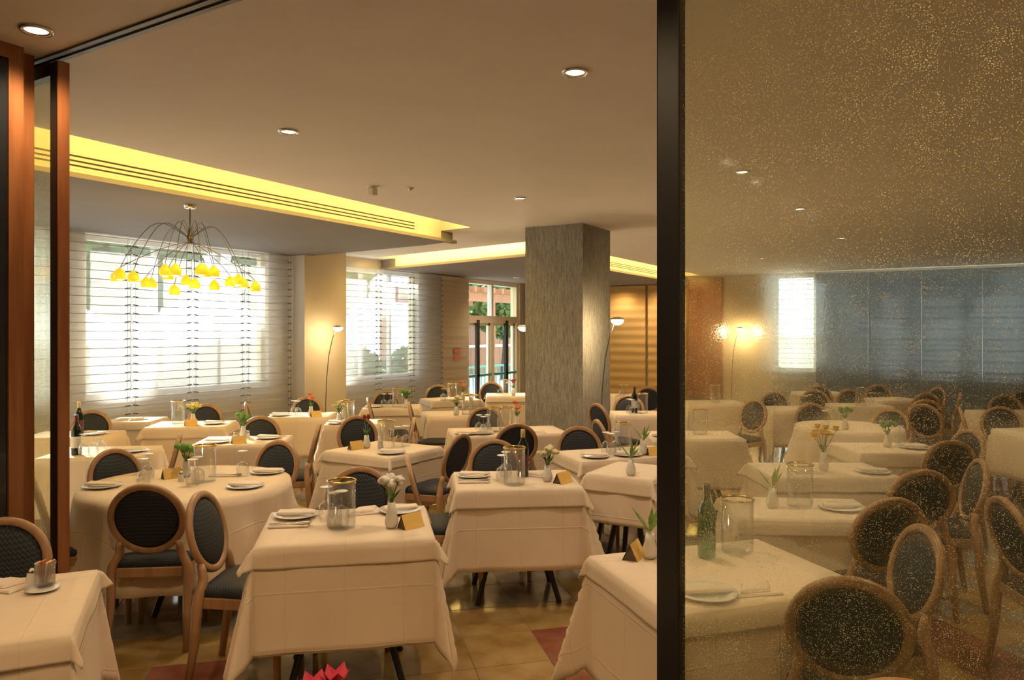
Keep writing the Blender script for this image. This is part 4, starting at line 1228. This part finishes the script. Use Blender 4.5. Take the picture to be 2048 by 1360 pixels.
def b_vase(kind):
    def f():
        q = random.Random(sum(map(ord, kind)))
        t = empty('flower_vase')
        tall = {'carnation': .13, 'daffodil': .13}.get(kind, .11)
        G().lathe([(0, .003), (.024, .002), (.033, .02), (.034, .04), (.022, tall * .7), (.019, tall), (.016, tall), (.016, tall * .7)], 18).build('vase', 'vase', t, True)
        nb = {'carnation': 8, 'cream': 6, 'tulip': 2, 'yellow': 9, 'orange': 3, 'green': 7, 'sprig': 0, 'red': 4, 'daffodil': 8}[kind]
        hh = {'carnation': .10, 'tulip': .10, 'yellow': .08, 'sprig': .16, 'red': .10, 'orange': .12, 'daffodil': .13}.get(kind, .09)
        spread = {'tulip': .035, 'red': .045, 'orange': .04, 'daffodil': .10}.get(kind, .06)
        for i in range(nb):
            a = i * 2.4; rr = spread * math.sqrt((i + .4) / nb)
            e = (rr * math.cos(a), rr * math.sin(a), tall + hh * (.75 + .5 * q.random()))
            s = G().tube([(0, 0, tall * .6), (e[0] * .3, e[1] * .3, tall + hh * .35), e], .0022, 5).build('stem', 'leaf', t, True)
            g = G()
            if kind in ('tulip', 'red'):
                for k in range(5):
                    b = k * 1.257; d_ = Vector((math.cos(b), math.sin(b), 0)); w_ = Vector((-d_.y, d_.x, 0)) * .016
                    c = Vector(e); o_ = .5 if kind == 'tulip' else 1.2
                    g.add([c, c + d_ * .018 * o_ + w_ + Vector((0, 0, .022)), c + d_ * .026 * o_ + Vector((0, 0, .055 if kind == 'tulip' else .040)), c + d_ * .018 * o_ - w_ + Vector((0, 0, .022))], [(0, 1, 2, 3)])
            elif kind == 'green':
                g.ball(e, .026, 7, 5, (1, 1, .9), .5)
            elif kind == 'daffodil':
                for k in range(6):
                    b = k * 1.047; d_ = Vector((math.cos(b), math.sin(b), .3)); w_ = Vector((-d_.y, d_.x, 0)) * .022; c = Vector(e)
                    g.add([c, c + d_ * .03 + w_, c + d_ * .060, c + d_ * .03 - w_], [(0, 1, 2, 3)])
                g.lathe([(.006, 0), (.018, .016), (.024, .034)], 8, e)
            else:
                for k in range(5): g.ball((e[0] + .012 * math.cos(k * 1.3), e[1] + .012 * math.sin(k * 1.3), e[2] + .006 * (k % 2)), .0165, 7, 5, (1, 1, .8), .35)
            g.build('bloom', 'fl_' + kind, s, kind not in ('tulip', 'red'))
        nl = 9 if kind == 'sprig' else 6
        for i in range(nl):
            a = i * 2.1 + .5; ln = (.13 if kind == 'sprig' else .07) * (.7 + .5 * q.random()); tilt = .35 + .5 * q.random()
            d_ = Vector((math.cos(a) * math.sin(tilt), math.sin(a) * math.sin(tilt), math.cos(tilt))); w_ = Vector((-math.sin(a), math.cos(a), 0)) * (.013 if kind == 'sprig' else .012)
            c = Vector((0, 0, tall)); n_ = d_.cross(w_).normalized() * .004
            G().add([c, c + d_ * ln * .5 + w_ + n_, c + d_ * ln * .55 - n_, c + d_ * ln * .5 - w_ + n_, c + d_ * ln], [(0, 1, 2), (0, 2, 3), (1, 4, 2), (2, 4, 3)]).build('leaf', 'sprout' if kind == 'sprig' else 'leaf', t)
        return t
    return f
FD = {'carnation': 'white carnations', 'cream': 'pale cream flowers', 'tulip': 'dark red tulips', 'yellow': 'yellow-green flowers', 'orange': 'orange flowers',
      'green': 'leafy green posy', 'sprig': 'fresh green sprigs', 'red': 'red lilies', 'daffodil': 'bright yellow daffodils'}
SPEC = {'glass': (b_glass, 'upturned clear wine glass', 'glass'), 'glass_in': (b_glass, 'upturned wine glass inside the tall cylinder', 'glass'),
        'cylinder': (b_cylinder, 'gold-rimmed clear glass cylinder', 'glass jar'), 'plate_set': (b_plate, 'white plate with folded napkin', 'plate'),
        'napkin': (b_napkin, 'loosely folded pale napkin', 'napkin'), 'cutlery': (b_cutlery, 'knife and fork on a napkin', 'cutlery'),
        'card': (b_card, 'gold and brown folded tent card', 'card'), 'shaker': (b_shaker, 'small white salt shaker', 'shaker'),
        'sachet': (b_sachet, 'tumbler of amber sachets', 'sachet holder'), 'saucer': (b_saucer, 'small white saucer', 'saucer')}
ORD = {2: ('left', 'right'), 3: ('leftmost', 'middle', 'rightmost'), 6: ('leftmost', 'second', 'third', 'fourth', 'fifth', 'rightmost')}
def across(it): return (it[2] * math.cos(R(31)) + it[3] * math.sin(R(31))) / (it[3] * math.cos(R(31)) - it[2] * math.sin(R(31)))
rank = {}
for it in ITEMS: rank.setdefault(it[:2], []).append(it)
for v_ in rank.values(): v_.sort(key=across)
for k, tb, x, y, a in ITEMS:
    if ':' in k:
        base, sub = k.split(':')
        if base == 'vase': b, d, c = b_vase(sub), 'white vase of ' + FD[sub], 'vase'
        else: b, d, c = b_bottle(sub), {'red': 'gold-necked dark wine bottle', 'dark': 'dark wine bottle with white label', 'green': 'green glass bottle'}[sub], 'bottle'
        key = k
    else:
        b, d, c = SPEC[k]; key = 'glass' if k == 'glass_in' else k
    grp = {'glass': 'upturned wine glasses', 'cylinder': 'glass cylinders', 'plate_set': 'plates with napkins', 'napkin': 'folded napkins', 'card': 'tent cards', 'shaker': 'salt shakers'}.get(key.split(':')[0])
    same = rank[(k, tb)]
    if len(same) > 1: d = ORD[len(same)][same.index((k, tb, x, y, a))] + ' ' + d
    z = ZT - (.006 if tb in ('R1', 'R2') or not [t for t in TABLES if t[0] == tb and t[7]] else 0)
    if k == 'glass_in': z += .012
    if k == 'sachet': z += .012
    if k == 'card': a += 34
    place(key, b, (x, y, z), R(a), d + ' on the ' + DESC[tb], c, grp)
